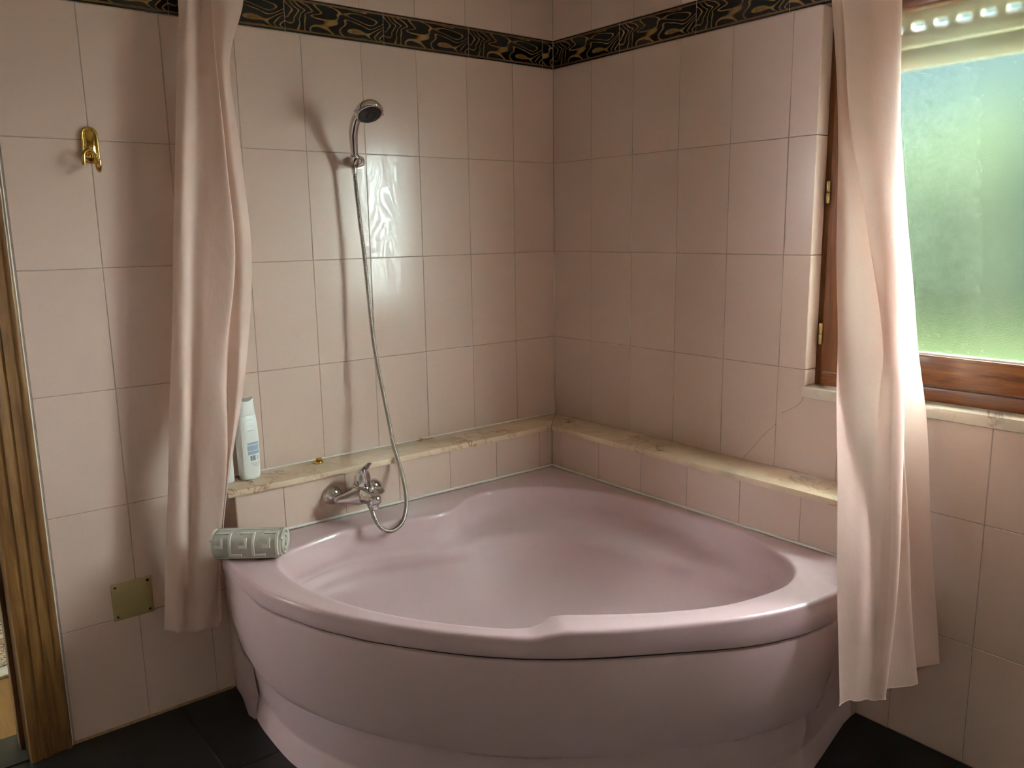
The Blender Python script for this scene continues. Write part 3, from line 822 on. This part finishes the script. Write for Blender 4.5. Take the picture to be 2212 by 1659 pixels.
m = MB(); nn = 28; rg = []
for h, r in ((-0.019, 0.0125), (-0.017, 0.0140), (0.016, 0.0152), (0.018, 0.0140), (0.018, 0.0105), (-0.019, 0.0100), (-0.019, 0.0125)):
    a = Vector((1, 0, 0)); u = (a - up * a.dot(up)).normalized(); w = up.cross(u)
    rg.append([tuple(hx + up * h + (u * math.cos(2 * math.pi * k / nn) + w * math.sin(2 * math.pi * k / nn)) * r) for k in range(nn)])
m.rings(rg, True, False)
bpart(m, 'holder_cup')
bpart(MB().tube([(-0.838, -0.040, 1.6085), tuple(hx + Vector((0.010, 0.008, 0)))], 0.0095, 14), 'holder_arm')

hs = tag(empty('hand_shower', tuple(hx)), 'chrome hand shower with a dark spray face held in the wall bracket', 'hand shower')
HI = Matrix.Translation(tuple(-hx))
def hpart(m, name, mat='chrome', sm=40, par=None):
    o = m.build(name, M[mat], None, sm)
    o.parent = par or hs
    if par is None: o.matrix_parent_inverse = HI
    return o
path = catmull([tuple(hx + up * -0.017), tuple(hx + up * 0.012), (-0.8755, -0.0800, 1.6500), (-0.8830, -0.0960, 1.6880), (-0.8820, -0.1180, 1.7240), (-0.8720, -0.1500, 1.7500)], 6)
rad = [np.interp(i / (len(path) - 1), [0, 0.18, 0.4, 0.62, 0.82, 1.0], [0.0085, 0.0098, 0.0118, 0.0135, 0.0145, 0.016]) for i in range(len(path))]
handle = hpart(MB().tube([tuple(p) for p in path], [float(r) for r in rad], 22), 'handle')
# dimpled grip strip on the side of the handle that faces the room
m = MB(); view = Vector((-0.30, -0.95, 0.0)); side = Vector((0.95, -0.30, 0))
for i in range(11):
    f = 0.24 + 0.052 * i; q = f * (len(path) - 1); k = int(q); p = Vector(path[k]) * (1 - (q - k)) + Vector(path[k + 1]) * (q - k)
    r = float(np.interp(f, [0, 0.18, 0.4, 0.62, 0.82, 1.0], [0.0085, 0.0098, 0.0118, 0.0135, 0.0145, 0.016]))
    for j in range(4 if i % 2 else 3):
        a = (j - (1.5 if i % 2 else 1.0)) * 0.30 + 0.35
        d = (view * math.cos(a) + side * math.sin(a)).normalized()
        m.lathe([(0.0, 0.0), (0.0015, 0.0), (0.0011, 0.0008), (0.0, 0.0011)], tuple(p + d * (r - 0.0002)), tuple(d), 8)
hpart(m, 'grip_studs', par=handle)['kind'] = 'stuff'
nrm = Vector((-0.04, -0.54, -0.84)).normalized(); hc = Vector((-0.8700, -0.1720, 1.7370))
hpart(MB().lathe([(0.0, -0.030), (0.010, -0.0295), (0.022, -0.0265), (0.032, -0.0205), (0.0385, -0.012), (0.0415, -0.002), (0.0415, 0.006), (0.0390, 0.0085), (0.0350, 0.0095), (0.0345, 0.0070), (0.0, 0.0070)], tuple(hc), tuple(nrm), 48), 'head')
face = hpart(MB().lathe([(0.0, 0.006), (0.0325, 0.006), (0.0340, 0.0085), (0.0310, 0.0105), (0.0190, 0.0112), (0.0180, 0.0102), (0.0, 0.0106)], tuple(hc), tuple(nrm), 40), 'spray_face', 'rubber')
m = MB()
uu = (Vector((1, 0, 0)) - nrm * nrm.x).normalized(); ww = nrm.cross(uu)
for R, cnt in ((0.0255, 18), (0.0145, 10), (0.0075, 6)):
    for k in range(cnt):
        a = 2 * math.pi * k / cnt
        m.lathe([(0.0, 0.0), (0.0014, 0.0), (0.0011, 0.0024), (0.0, 0.0026)], tuple(hc + nrm * 0.0102 + (uu * math.cos(a) + ww * math.sin(a)) * R), tuple(nrm), 7)
hpart(m, 'spray_nozzles', 'rubber', par=face)['kind'] = 'stuff'
for a in (0.15, math.pi - 0.15):
    d = uu * math.cos(a) - ww * math.sin(a) * 0.3
    hpart(MB().tube([tuple(hc + d * 0.0385 + nrm * 0.001), tuple(hc + d * 0.0455 + nrm * 0.001), tuple(hc + d * 0.0490 + nrm * 0.0)], [0.005, 0.0042, 0.0022], 10), 'spray_lever')

HOSE = [(-0.866, -0.056, 1.589), (-0.8645, -0.058, 1.5417), (-0.8614, -0.059, 1.4929), (-0.8559, -0.061, 1.4084), (-0.8485, -0.064, 1.3083), (-0.8454, -0.071, 1.1925), (-0.8423, -0.081, 1.0752), (-0.8362, -0.091, 0.9788), (-0.8281, -0.102, 0.8963), (-0.8214, -0.118, 0.8065), (-0.8192, -0.142, 0.7185), (-0.8179, -0.17, 0.6624), (-0.8214, -0.198, 0.6156), (-0.8326, -0.23, 0.5721), (-0.8535, -0.262, 0.541), (-0.8869, -0.296, 0.5163), (-0.9214, -0.312, 0.5054), (-0.952, -0.318, 0.5078), (-0.974, -0.312, 0.5242), (-0.98, -0.292, 0.5482), (-0.9745, -0.266, 0.5667), (-0.9691, -0.248, 0.577)]
hose = tag(empty('shower_hose', HOSE[-1]), 'ribbed stainless steel shower hose looping down to the mixer tap', 'hose')
OI = Matrix.Translation(tuple(-c for c in HOSE[-1]))
cp = catmull(HOSE, 60)
# resample evenly and give it the ribs of a wound metal hose
d = np.concatenate([[0], np.cumsum([np.linalg.norm(cp[i + 1] - cp[i]) for i in range(len(cp) - 1)])])
cp = np.array(cp); step = 0.00085; N = int(d[-1] / step)
ev = [tuple(np.array([np.interp(s, d, cp[:, c]) for c in range(3)])) for s in np.linspace(0, d[-1], N)]
o = MB().tube(ev, [0.0066 if (i // 2) % 2 else 0.0056 for i in range(N)], 9).build('ribbed_tube', M['steel_hose'], None, 70); o.parent = hose; o.matrix_parent_inverse = OI
t0 = Vector(ev[0]); td = (Vector(ev[30]) - t0).normalized()
o = MB().lathe([(0.0, 0), (0.0092, 0), (0.0098, 0.003), (0.0086, 0.018), (0.0072, 0.024), (0.0, 0.024)], tuple(t0 - td * 0.002), tuple(td), 20).build('hose_nut', M['chrome'], None, 40); o.parent = hose; o.matrix_parent_inverse = OI
t0 = Vector(ev[-1]); td = (Vector(ev[-30]) - t0).normalized()
o = MB().lathe([(0.0, 0), (0.0098, 0), (0.0098, 0.010), (0.0078, 0.013), (0.0074, 0.019), (0.0, 0.019)], tuple(t0), tuple(td), 8).build('hose_nut', M['chrome'], None, 30); o.parent = hose; o.matrix_parent_inverse = OI

# ================================================================== MIXER TAP
fa = tag(empty('mixer_tap', (-0.967, -LD, 0.597)), 'chrome single lever bath mixer tap on the tiled ledge', 'tap')
FI = Matrix.Translation((0.967, LD, -0.597))
def fpart(m, name, sm=40, mat='chrome'):
    o = m.build(name, M[mat], None, sm); o.parent = fa; o.matrix_parent_inverse = FI; return o
for x, zf in ((-1.042, 0.597), (-0.901, 0.590)):
    fpart(MB().lathe([(0.0, 0.0), (0.0300, 0.0), (0.0312, 0.003), (0.0295, 0.010), (0.0250, 0.018), (0.0180, 0.0245), (0.0120, 0.027), (0.0, 0.027)], (x, -LD - 0.0005, zf), (0, -1, 0), 40), 'wall_flange')
    fpart(MB().lathe([(0.0, 0.0), (0.0140, 0.0), (0.0150, 0.002), (0.0150, 0.016), (0.0135, 0.018), (0.0, 0.018)], (x, -0.164, zf), (0, -1, 0), 6), 'coupling_nut', 25)
def sect(x, yc, zc, ry, rz, n=24, p=2.6):
    r = []
    for k in range(n):
        a = 2 * math.pi * k / n; c, s = math.cos(a), math.sin(a)
        r.append((x, yc + ry * abs(c) ** (2 / p) * (1 if c > 0 else -1), zc + rz * abs(s) ** (2 / p) * (1 if s > 0 else -1)))
    return r
xs = [-1.058, -1.055, -1.046, -1.024, -0.998, -0.967, -0.942, -0.922, -0.902, -0.893, -0.889]
ry = [0.005, 0.009, 0.0125, 0.020, 0.030, 0.035, 0.026, 0.0165, 0.0125, 0.0095, 0.004]
rz = [0.005, 0.009, 0.0125, 0.0185, 0.0265, 0.029, 0.0200, 0.0130, 0.0105, 0.0085, 0.004]
fpart(MB().rings([sect(x, -0.190 - 0.016 * (a / 0.033), 0.597 + 0.007 * (b / 0.028) - 0.004, a, b) for x, a, b in zip(xs, ry, rz)]), 'body', 50)
# spout: a flattened tapering arm reaching out over the bath
sp = []
for y, zc, rx, rz_ in ((-0.185, 0.602, 0.036, 0.025), (-0.205, 0.603, 0.0360, 0.0250), (-0.228, 0.602, 0.0325, 0.0240), (-0.250, 0.600, 0.0270, 0.0215), (-0.268, 0.599, 0.0225, 0.0180), (-0.282, 0.598, 0.0185, 0.0150), (-0.288, 0.598, 0.0120, 0.0100), (-0.290, 0.598, 0.004, 0.003)):
    sp.append([(-0.967 + a[1] , y, zc + a[2]) for a in sect(0, 0, 0, rx, rz_)])
fpart(MB().rings(sp), 'spout', 50)
fpart(MB().lathe([(0.0, 0.0), (0.0115, 0.0), (0.0122, 0.002), (0.0122, 0.012), (0.0108, 0.0135), (0.0108, 0.018), (0.0085, 0.018), (0.0080, 0.015), (0.0, 0.015)], (-0.967, -0.2720, 0.588), (0, 0, -1), 28), 'aerator')
fpart(MB().lathe([(0.0, 0.0), (0.0125, 0.0), (0.0125, 0.010), (0.0, 0.010)], (-0.967, -0.244, 0.590), (0, 0, -1), 24), 'hose_outlet')
fpart(MB().lathe([(0.0, 0.0), (0.0075, 0.0), (0.0068, 0.005), (0.0050, 0.010), (0.0095, 0.0125), (0.0100, 0.018), (0.0080, 0.021), (0.0, 0.022)], (-0.967, -0.252, 0.612), (0, -0.1, 1), 22), 'diverter_knob')
la = Vector((0, -0.10, 1)).normalized()
fpart(MB().lathe([(0.0, 0.0), (0.0285, 0.0), (0.0295, 0.003), (0.0295, 0.008), (0.0265, 0.010), (0.0, 0.010)], (-0.967, -0.198, 0.621), tuple(la), 36), 'cartridge_collar')
# lever: a hood that rises and sweeps forward into a flat handle
lv = []
for (y, z, rx, ryy, tilt) in ((-0.199, 0.631, 0.0265, 0.0265, 0.10), (-0.1995, 0.642, 0.0268, 0.0265, 0.12), (-0.201, 0.656, 0.0255, 0.0235, 0.22), (-0.204, 0.668, 0.0220, 0.0175, 0.45), (-0.210, 0.677, 0.0165, 0.0110, 0.75), (-0.221, 0.686, 0.0140, 0.0065, 0.95), (-0.234, 0.695, 0.0120, 0.0045, 0.95), (-0.245, 0.703, 0.0105, 0.0042, 0.85), (-0.249, 0.706, 0.0075, 0.0030, 0.85)):
    fw = Vector((0, -math.sin(tilt), math.cos(tilt))); bk = Vector((0, math.cos(tilt), math.sin(tilt)))
    lv.append([tuple(Vector((-0.967, y, z)) + Vector((1, 0, 0)) * rx * math.cos(2 * math.pi * k / 26) + bk * ryy * math.sin(2 * math.pi * k / 26)) for k in range(26)])
fpart(MB().rings(lv), 'lever', 50)

# ================================================================== THINGS ON THE SHELF
SH = 0.6762
def bottle(name, loc, rz, label, secs, cat='bottle', scale=1.0, details=True):
    root = tag(empty(name, loc, rz), label, cat)
    def ring(hw, hd, z, p=2.5, n=40, dx=0.0):
        r = []
        for k in range(n):
            a = 2 * math.pi * k / n; c, s = math.cos(a), math.sin(a)
            r.append((dx + hw * abs(c) ** (2 / p) * (1 if c > 0 else -1), hd * abs(s) ** (2 / p) * (1 if s > 0 else -1), z))
        return r
    MB().rings([ring(*s_) for s_ in secs]).build('body', M['bottle'], root, 50)
    return root, ring
BZ = [(0.0275, 0.0165, 0.0), (0.0300, 0.0190, 0.003), (0.0315, 0.0200, 0.010), (0.0328, 0.0205, 0.050), (0.0340, 0.0205, 0.090), (0.0342, 0.0200, 0.130), (0.0325, 0.0185, 0.165), (0.0295, 0.0165, 0.192), (0.0290, 0.0162, 0.1925)]
sb, ring = bottle('shampoo_bottle', (-1.262, -0.056, SH), 0.16, 'tall white shampoo bottle with a printed back label on the shelf', BZ)
cap = [(0.0284, 0.0158, 0.1932), (0.0288, 0.0160, 0.1940), (0.0275, 0.0148, 0.212), (0.0262, 0.0135, 0.230), (0.0258, 0.0128, 0.238)]
capr = [ring(*c) for c in cap]
capr[-1] = [(x, y, z + 0.010 * (abs(x) / 0.026) ** 2 - 0.004) for x, y, z in capr[-1]]
MB().rings(capr).build('cap', M['bottle'], sb, 50)
def face_y(z):
    hd = float(np.interp(z, [s_[2] for s_ in BZ], [s_[1] for s_ in BZ])); return -hd
def face_pt(x, z, lift):
    hw = float(np.interp(z, [s_[2] for s_ in BZ], [s_[0] for s_ in BZ])); hd = float(np.interp(z, [s_[2] for s_ in BZ], [s_[1] for s_ in BZ]))
    c = min(0.98, abs(x) / hw); return (x, -(hd * (1 - c ** 2.5) ** (1 / 2.5)) - lift, z)
def strip(m, x0, x1, z0, z1, lift=0.0003, n=8):
    v = []; 
    for k in range(n + 1):
        x = x0 + (x1 - x0) * k / n
        v += [face_pt(x, z0, lift), face_pt(x, z1, lift)]
    m.add(v, [(2 * k, 2 * k + 2, 2 * k + 3, 2 * k + 1) for k in range(n)])
rnd = random.Random(5)
m = MB()
for z0, z1, x0, x1 in ((0.105, 0.1125, -0.012, 0.026), (0.088, 0.1035, -0.013, 0.026), (0.0755, 0.0865, -0.012, 0.026)):
    strip(m, x0, x1, z0, z1, 0.0002)
tint = m.build('label_tint', M['ink_pale'], sb); tint['kind'] = 'stuff'
m = MB()
for i in range(11):
    z = 0.111 - i * 0.0032
    if 0.103 < z < 0.105: continue
    x = -0.011
    while x < 0.025:
        w = rnd.uniform(0.002, 0.006); strip(m, x, min(x + w, 0.0255), z - 0.0006, z + 0.0006, 0.0004, 3); x += w + rnd.uniform(0.0008, 0.002)
for i in range(4):
    z = 0.050 - i * 0.0036; x = -0.004 + i * 0.003
    while x < 0.023:
        w = rnd.uniform(0.0015, 0.005); strip(m, x, min(x + w, 0.0245), z - 0.0007, z + 0.0007, 0.0004, 3); x += w + rnd.uniform(0.001, 0.003)
m.build('label_text', M['ink_mid'], sb)['kind'] = 'stuff'
m = MB(); x = -0.005
while x < 0.0125:
    w = rnd.choice([0.0007, 0.0012, 0.0018]); strip(m, x, x + w, 0.0575, 0.0725, 0.0004, 2); x += w + rnd.choice([0.0006, 0.001])
strip(m, 0.0165, 0.020, 0.060, 0.063, 0.0004, 3); strip(m, 0.0165, 0.0185, 0.066, 0.0705, 0.0004, 3); strip(m, 0.021, 0.0225, 0.064, 0.068, 0.0004, 3)
m.build('barcode', M['ink'], sb)['kind'] = 'stuff'
for i, z in enumerate((0.144, 0.160, 0.1755)):
    pts = [face_pt(-0.013 + 0.030 * k / 12, z + 0.005 * math.sin(math.pi * (0.15 + 0.6 * k / 12)), 0.0002) for k in range(13)]
    MB().tube(pts, [0.0004 + 0.0010 * math.sin(math.pi * k / 12) for k in range(13)], 6).build('grip_ridge', M['bottle'], sb, 60)
MB().tube([face_pt(-0.0255, 0.040 + 0.011 * k, 0.0) for k in range(12)], [0.0004] + [0.0012] * 10 + [0.0004], 8).build('side_ridge', M['bottle'], sb, 60)
BZ2 = [(0.022, 0.022, 0.0), (0.0245, 0.0245, 0.003), (0.025, 0.025, 0.010), (0.025, 0.025, 0.120), (0.022, 0.022, 0.135), (0.012, 0.012, 0.142), (0.011, 0.011, 0.160), (0.010, 0.010, 0.162)]
bottle('toiletry_bottle', (-1.333, -0.047, SH), 0.0, 'white bottle mostly hidden behind the curtain at the shelf end', BZ2)

pl = tag(empty('drain_plug', (-1.036, -0.040, SH)), 'round brass drain plug lying on the marble shelf', 'plug')
MB().lathe([(0.0, 0.0), (0.0165, 0.0), (0.0175, 0.001), (0.0175, 0.0055), (0.0165, 0.0070), (0.0, 0.0070)], (0, 0, 0), (0, 0, 1), 36).build('disc', M['brass'], pl, 40)
MB().lathe([(0.0, 0.0), (0.0075, 0.0), (0.0082, 0.001), (0.0082, 0.0075), (0.0072, 0.0085), (0.0062, 0.0075), (0.0, 0.0070)], (0.004, -0.003, 0.0068), (0, 0, 1), 26).build('collar', M['brass'], pl, 40)
MB().tube([(-0.003, 0.002, 0.0068), (-0.003, 0.002, 0.0150)], 0.0024, 10).build('pin', M['brass'], pl, 40)

ch = tag(empty('plug_chain', (-0.630, -0.024, SH)), 'small heap of brass chain on the marble shelf', 'chain')
links = catmull([(-0.020, 0.004, 0.0022), (-0.012, -0.004, 0.0022), (-0.004, 0.005, 0.003), (-0.010, 0.007, 0.0065), (-0.014, 0.0, 0.0075), (0.000, -0.003, 0.0055), (0.008, 0.003, 0.003), (0.016, -0.002, 0.0022), (0.026, 0.003, 0.0022), (0.034, 0.001, 0.0022)], 4)
for i, p in enumerate(links[:-1]):
    q = links[i + 1]; t = Vector(q - p).normalized(); c = Vector((p + q) / 2)
    side_ = Vector((0, 0, 1)).cross(t).normalized() if i % 2 else (t.cross(Vector((0, 0, 1)).cross(t))).normalized()
    e = [tuple(c + t * 0.0036 * math.cos(a) + side_ * 0.0019 * math.sin(a)) for a in np.linspace(0, 2 * math.pi, 12, endpoint=False)]
    MB().tube(e, 0.00062, 6, closed=True).build('link', M['old_brass'], ch, 60)

# ================================================================== ROLLED TOWEL ON THE RIM
TW = Vector((-1.352, -0.268, 0.5225)); tdir = Vector((0.80, -0.60, 0)).normalized(); tn = Vector((-tdir.y * -1, -tdir.x, 0)).normalized()
tn = Vector((-0.60, -0.80, 0)).normalized()          # towards the room
tw = tag(empty('rolled_towel', tuple(TW)), 'rolled grey beige towel with a raised key pattern on the tub rim', 'towel')
WI = Matrix.Translation(tuple(-TW))
TL, TA, TB = 0.182, 0.046, 0.0375
def tsurf(u, a, lift=0.0):
    """u along the roll, a the angle round it (0 towards the room, pi/2 up)"""
    sag = 1.0 + 0.04 * math.sin(u * 40 + 1) * math.cos(a)
    ca, sa = math.cos(a), math.sin(a); p = 2.5
    x = (TA * sag + lift) * abs(ca) ** (2 / p) * (1 if ca > 0 else -1); z = (TB + lift) * abs(sa) ** (2 / p) * (1 if sa > 0 else -1)
    return TW + tdir * u + tn * x + Vector((0, 0, 1)) * (TB + z)
rg = []
NU = 44
for i in range(NU + 1):
    u = -TL / 2 + TL * i / NU; e = min(1, (min(i, NU - i) + 0.6) / 2.2)
    cen = TW + tdir * u + Vector((0, 0, TB))
    rg.append([tuple(cen + (tsurf(u, 2 * math.pi * k / 56) - cen) * (0.90 + 0.10 * e)) for k in range(56)])
body = MB().rings(rg).build('roll', M['towel_band'], None, 60); body.parent = tw; body.matrix_parent_inverse = WI
# spiral of folded cloth showing at the ends
for u_end, sgn in ((TL / 2, 1), (-TL / 2, -1)):
    m = MB(); prev = None; n = 90; A_, B_ = [], []
    for k in range(n):
        f = k / (n - 1); a = 0.6 + f * 2 * math.pi * 2.6; q = 0.98 - 0.80 * f
        c0 = TW + Vector((0, 0, TB)) + tdir * (u_end + sgn * 0.0015)
        d0 = tn * TA * math.cos(a) + Vector((0, 0, 1)) * TB * math.sin(a)
        A_.append(c0 + d0 * q)
    m.tube([tuple(p + tdir * sgn * 0.0015) for p in A_], 0.0042, 8)
    o = m.build('spiral_edge', M['towel'], None, 60); o.parent = tw; o.matrix_parent_inverse = WI
# meander drawn as raised ribbons over the front of the roll
def ribbon(m, pts, w=0.0085, lift=0.0030):
    hw = w / 2
    for (u0, a0), (u1, a1) in zip(pts, pts[1:]):
        ha = hw / 0.040
        if abs(u1 - u0) > 1e-6: r = (min(u0, u1) - hw, max(u0, u1) + hw, a0 - ha, a0 + ha)
        else: r = (u0 - hw, u0 + hw, min(a0, a1) - ha, max(a0, a1) + ha)
        def spread(lo, hi, e, st):
            n = max(1, int((hi - lo - 2 * e) / st)); return [lo] + [lo + e + (hi - lo - 2 * e) * i / n for i in range(n + 1)] + [hi]
        us, as_ = spread(r[0], r[1], 0.0012, 0.004), spread(r[2], r[3], 0.03, 0.10); nu, na = len(us) - 1, len(as_) - 1; g = []
        for i, u_ in enumerate(us):
            for j, a_ in enumerate(as_):
                g.append(tuple(tsurf(u_, a_, -0.0008 if i in (0, nu) or j in (0, na) else lift)))
        m.add(g, [(i * (na + 1) + j, (i + 1) * (na + 1) + j, (i + 1) * (na + 1) + j + 1, i * (na + 1) + j + 1) for i in range(nu) for j in range(na)])
m = MB(); a0, a1, a2, a3 = -0.42, 0.10, 0.62, 1.14
for k in range(2):
    u = -0.080 + k * 0.064
    ribbon(m, [(u, a1), (u + 0.016, a1), (u + 0.016, a2)])
    ribbon(m, [(u + 0.002, a3), (u + 0.036, a3), (u + 0.036, a0), (u + 0.064, a0)])
u = 0.048
ribbon(m, [(u, a1), (u + 0.014, a1), (u + 0.014, a2)]); ribbon(m, [(u + 0.002, a3), (u + 0.034, a3), (u + 0.034, a0)])
o = m.build('key_pattern', M['towel'], None, 30); o.parent = body
m = MB()
for a in (1.55, -0.85): m.tube([tuple(tsurf(-0.086 + 0.172 * k / 30, a, 0.0006)) for k in range(31)], 0.0022, 8)
o = m.build('edge_piping', M['towel'], None, 60); o.parent = body

# ================================================================== FIXTURES ON THE LEFT WALL
hk = tag(empty('robe_hook', (-1.590, 0, 1.605)), 'polished brass double robe hook on the pink tiled wall', 'hook')
KI = Matrix.Translation((1.590, 0, -1.605))
def kpart(m, name, sm=40):
    o = m.build(name, M['brass'], None, sm); o.parent = hk; o.matrix_parent_inverse = KI; return o
def stadium(hw, hh, n=14):
    p = []
    for k in range(n + 1): a = math.pi * k / n; p.append((hw * math.cos(a), hh - hw + hw * math.sin(a)))
    for k in range(n + 1): a = math.pi + math.pi * k / n; p.append((hw * math.cos(a), -(hh - hw) + hw * math.sin(a)))
    return p
HX, HZ = -1.5925, 1.6225
def plate_rings(spec):
    return [[(HX + x, y, HZ + z) for x, z in stadium(hw, hh)] for hw, hh, y in spec]
kpart(MB().rings(plate_rings([(0.0195, 0.0455, -0.0002), (0.0200, 0.0460, -0.003), (0.0190, 0.0450, -0.006)])), 'backplate')
kpart(MB().tube([(HX + x, -0.0068, HZ + z) for x, z in stadium(0.0172, 0.0430)], 0.0036, 10, closed=True), 'raised_border', 60)
kpart(MB().rings(plate_rings([(0.0130, 0.0375, -0.005), (0.0127, 0.0370, -0.009), (0.0105, 0.0345, -0.0110)])), 'centre_panel', 60)
# the bent rod: left prong, over the top, and down into the big right-hand hook
kpart(MB().tube([tuple(p) for p in catmull([(-1.6175, -0.036, 1.570), (-1.6170, -0.036, 1.592), (-1.6135, -0.036, 1.602), (-1.6060, -0.035, 1.6075), (-1.5970, -0.034, 1.6050), (-1.5900, -0.034, 1.5960), (-1.5875, -0.034, 1.582), (-1.5870, -0.037, 1.566), (-1.5870, -0.045, 1.557), (-1.5870, -0.056, 1.557), (-1.5870, -0.063, 1.566), (-1.5870, -0.064, 1.580)], 6)], 0.0047, 12), 'hook_rod', 60)
kpart(MB().tube([(-1.6000, -0.008, 1.600), (-1.6020, -0.020, 1.603), (-1.6040, -0.033, 1.6065)], [0.0060, 0.0050, 0.0042], 12), 'stem', 60)

cp_ = tag(empty('cover_plate', (-1.606, 0, 0.378)), 'square cream cover plate with four corner screws low on the wall', 'cover plate')
PI_ = Matrix.Translation((1.606, 0, -0.378))
o = MB().prism([(-1.660, -0.0005), (-1.552, -0.0005), (-1.552, -0.0035), (-1.660, -0.0035)], 0.3230, 0.4330).build('plate', M['plate']); bevel_obj(o, 0.0014); o.parent = cp_; o.matrix_parent_inverse = PI_; pltp = o
for x in (-1.649, -1.563):
    for z in (0.334, 0.422):
        o = MB().lathe([(0.0, 0.0), (0.0030, 0.0), (0.0028, 0.0012), (0.0, 0.0016)], (x, -0.0034, z), (0, -1, 0), 14).build('screw', M['screw'], None, 40); o.parent = pltp
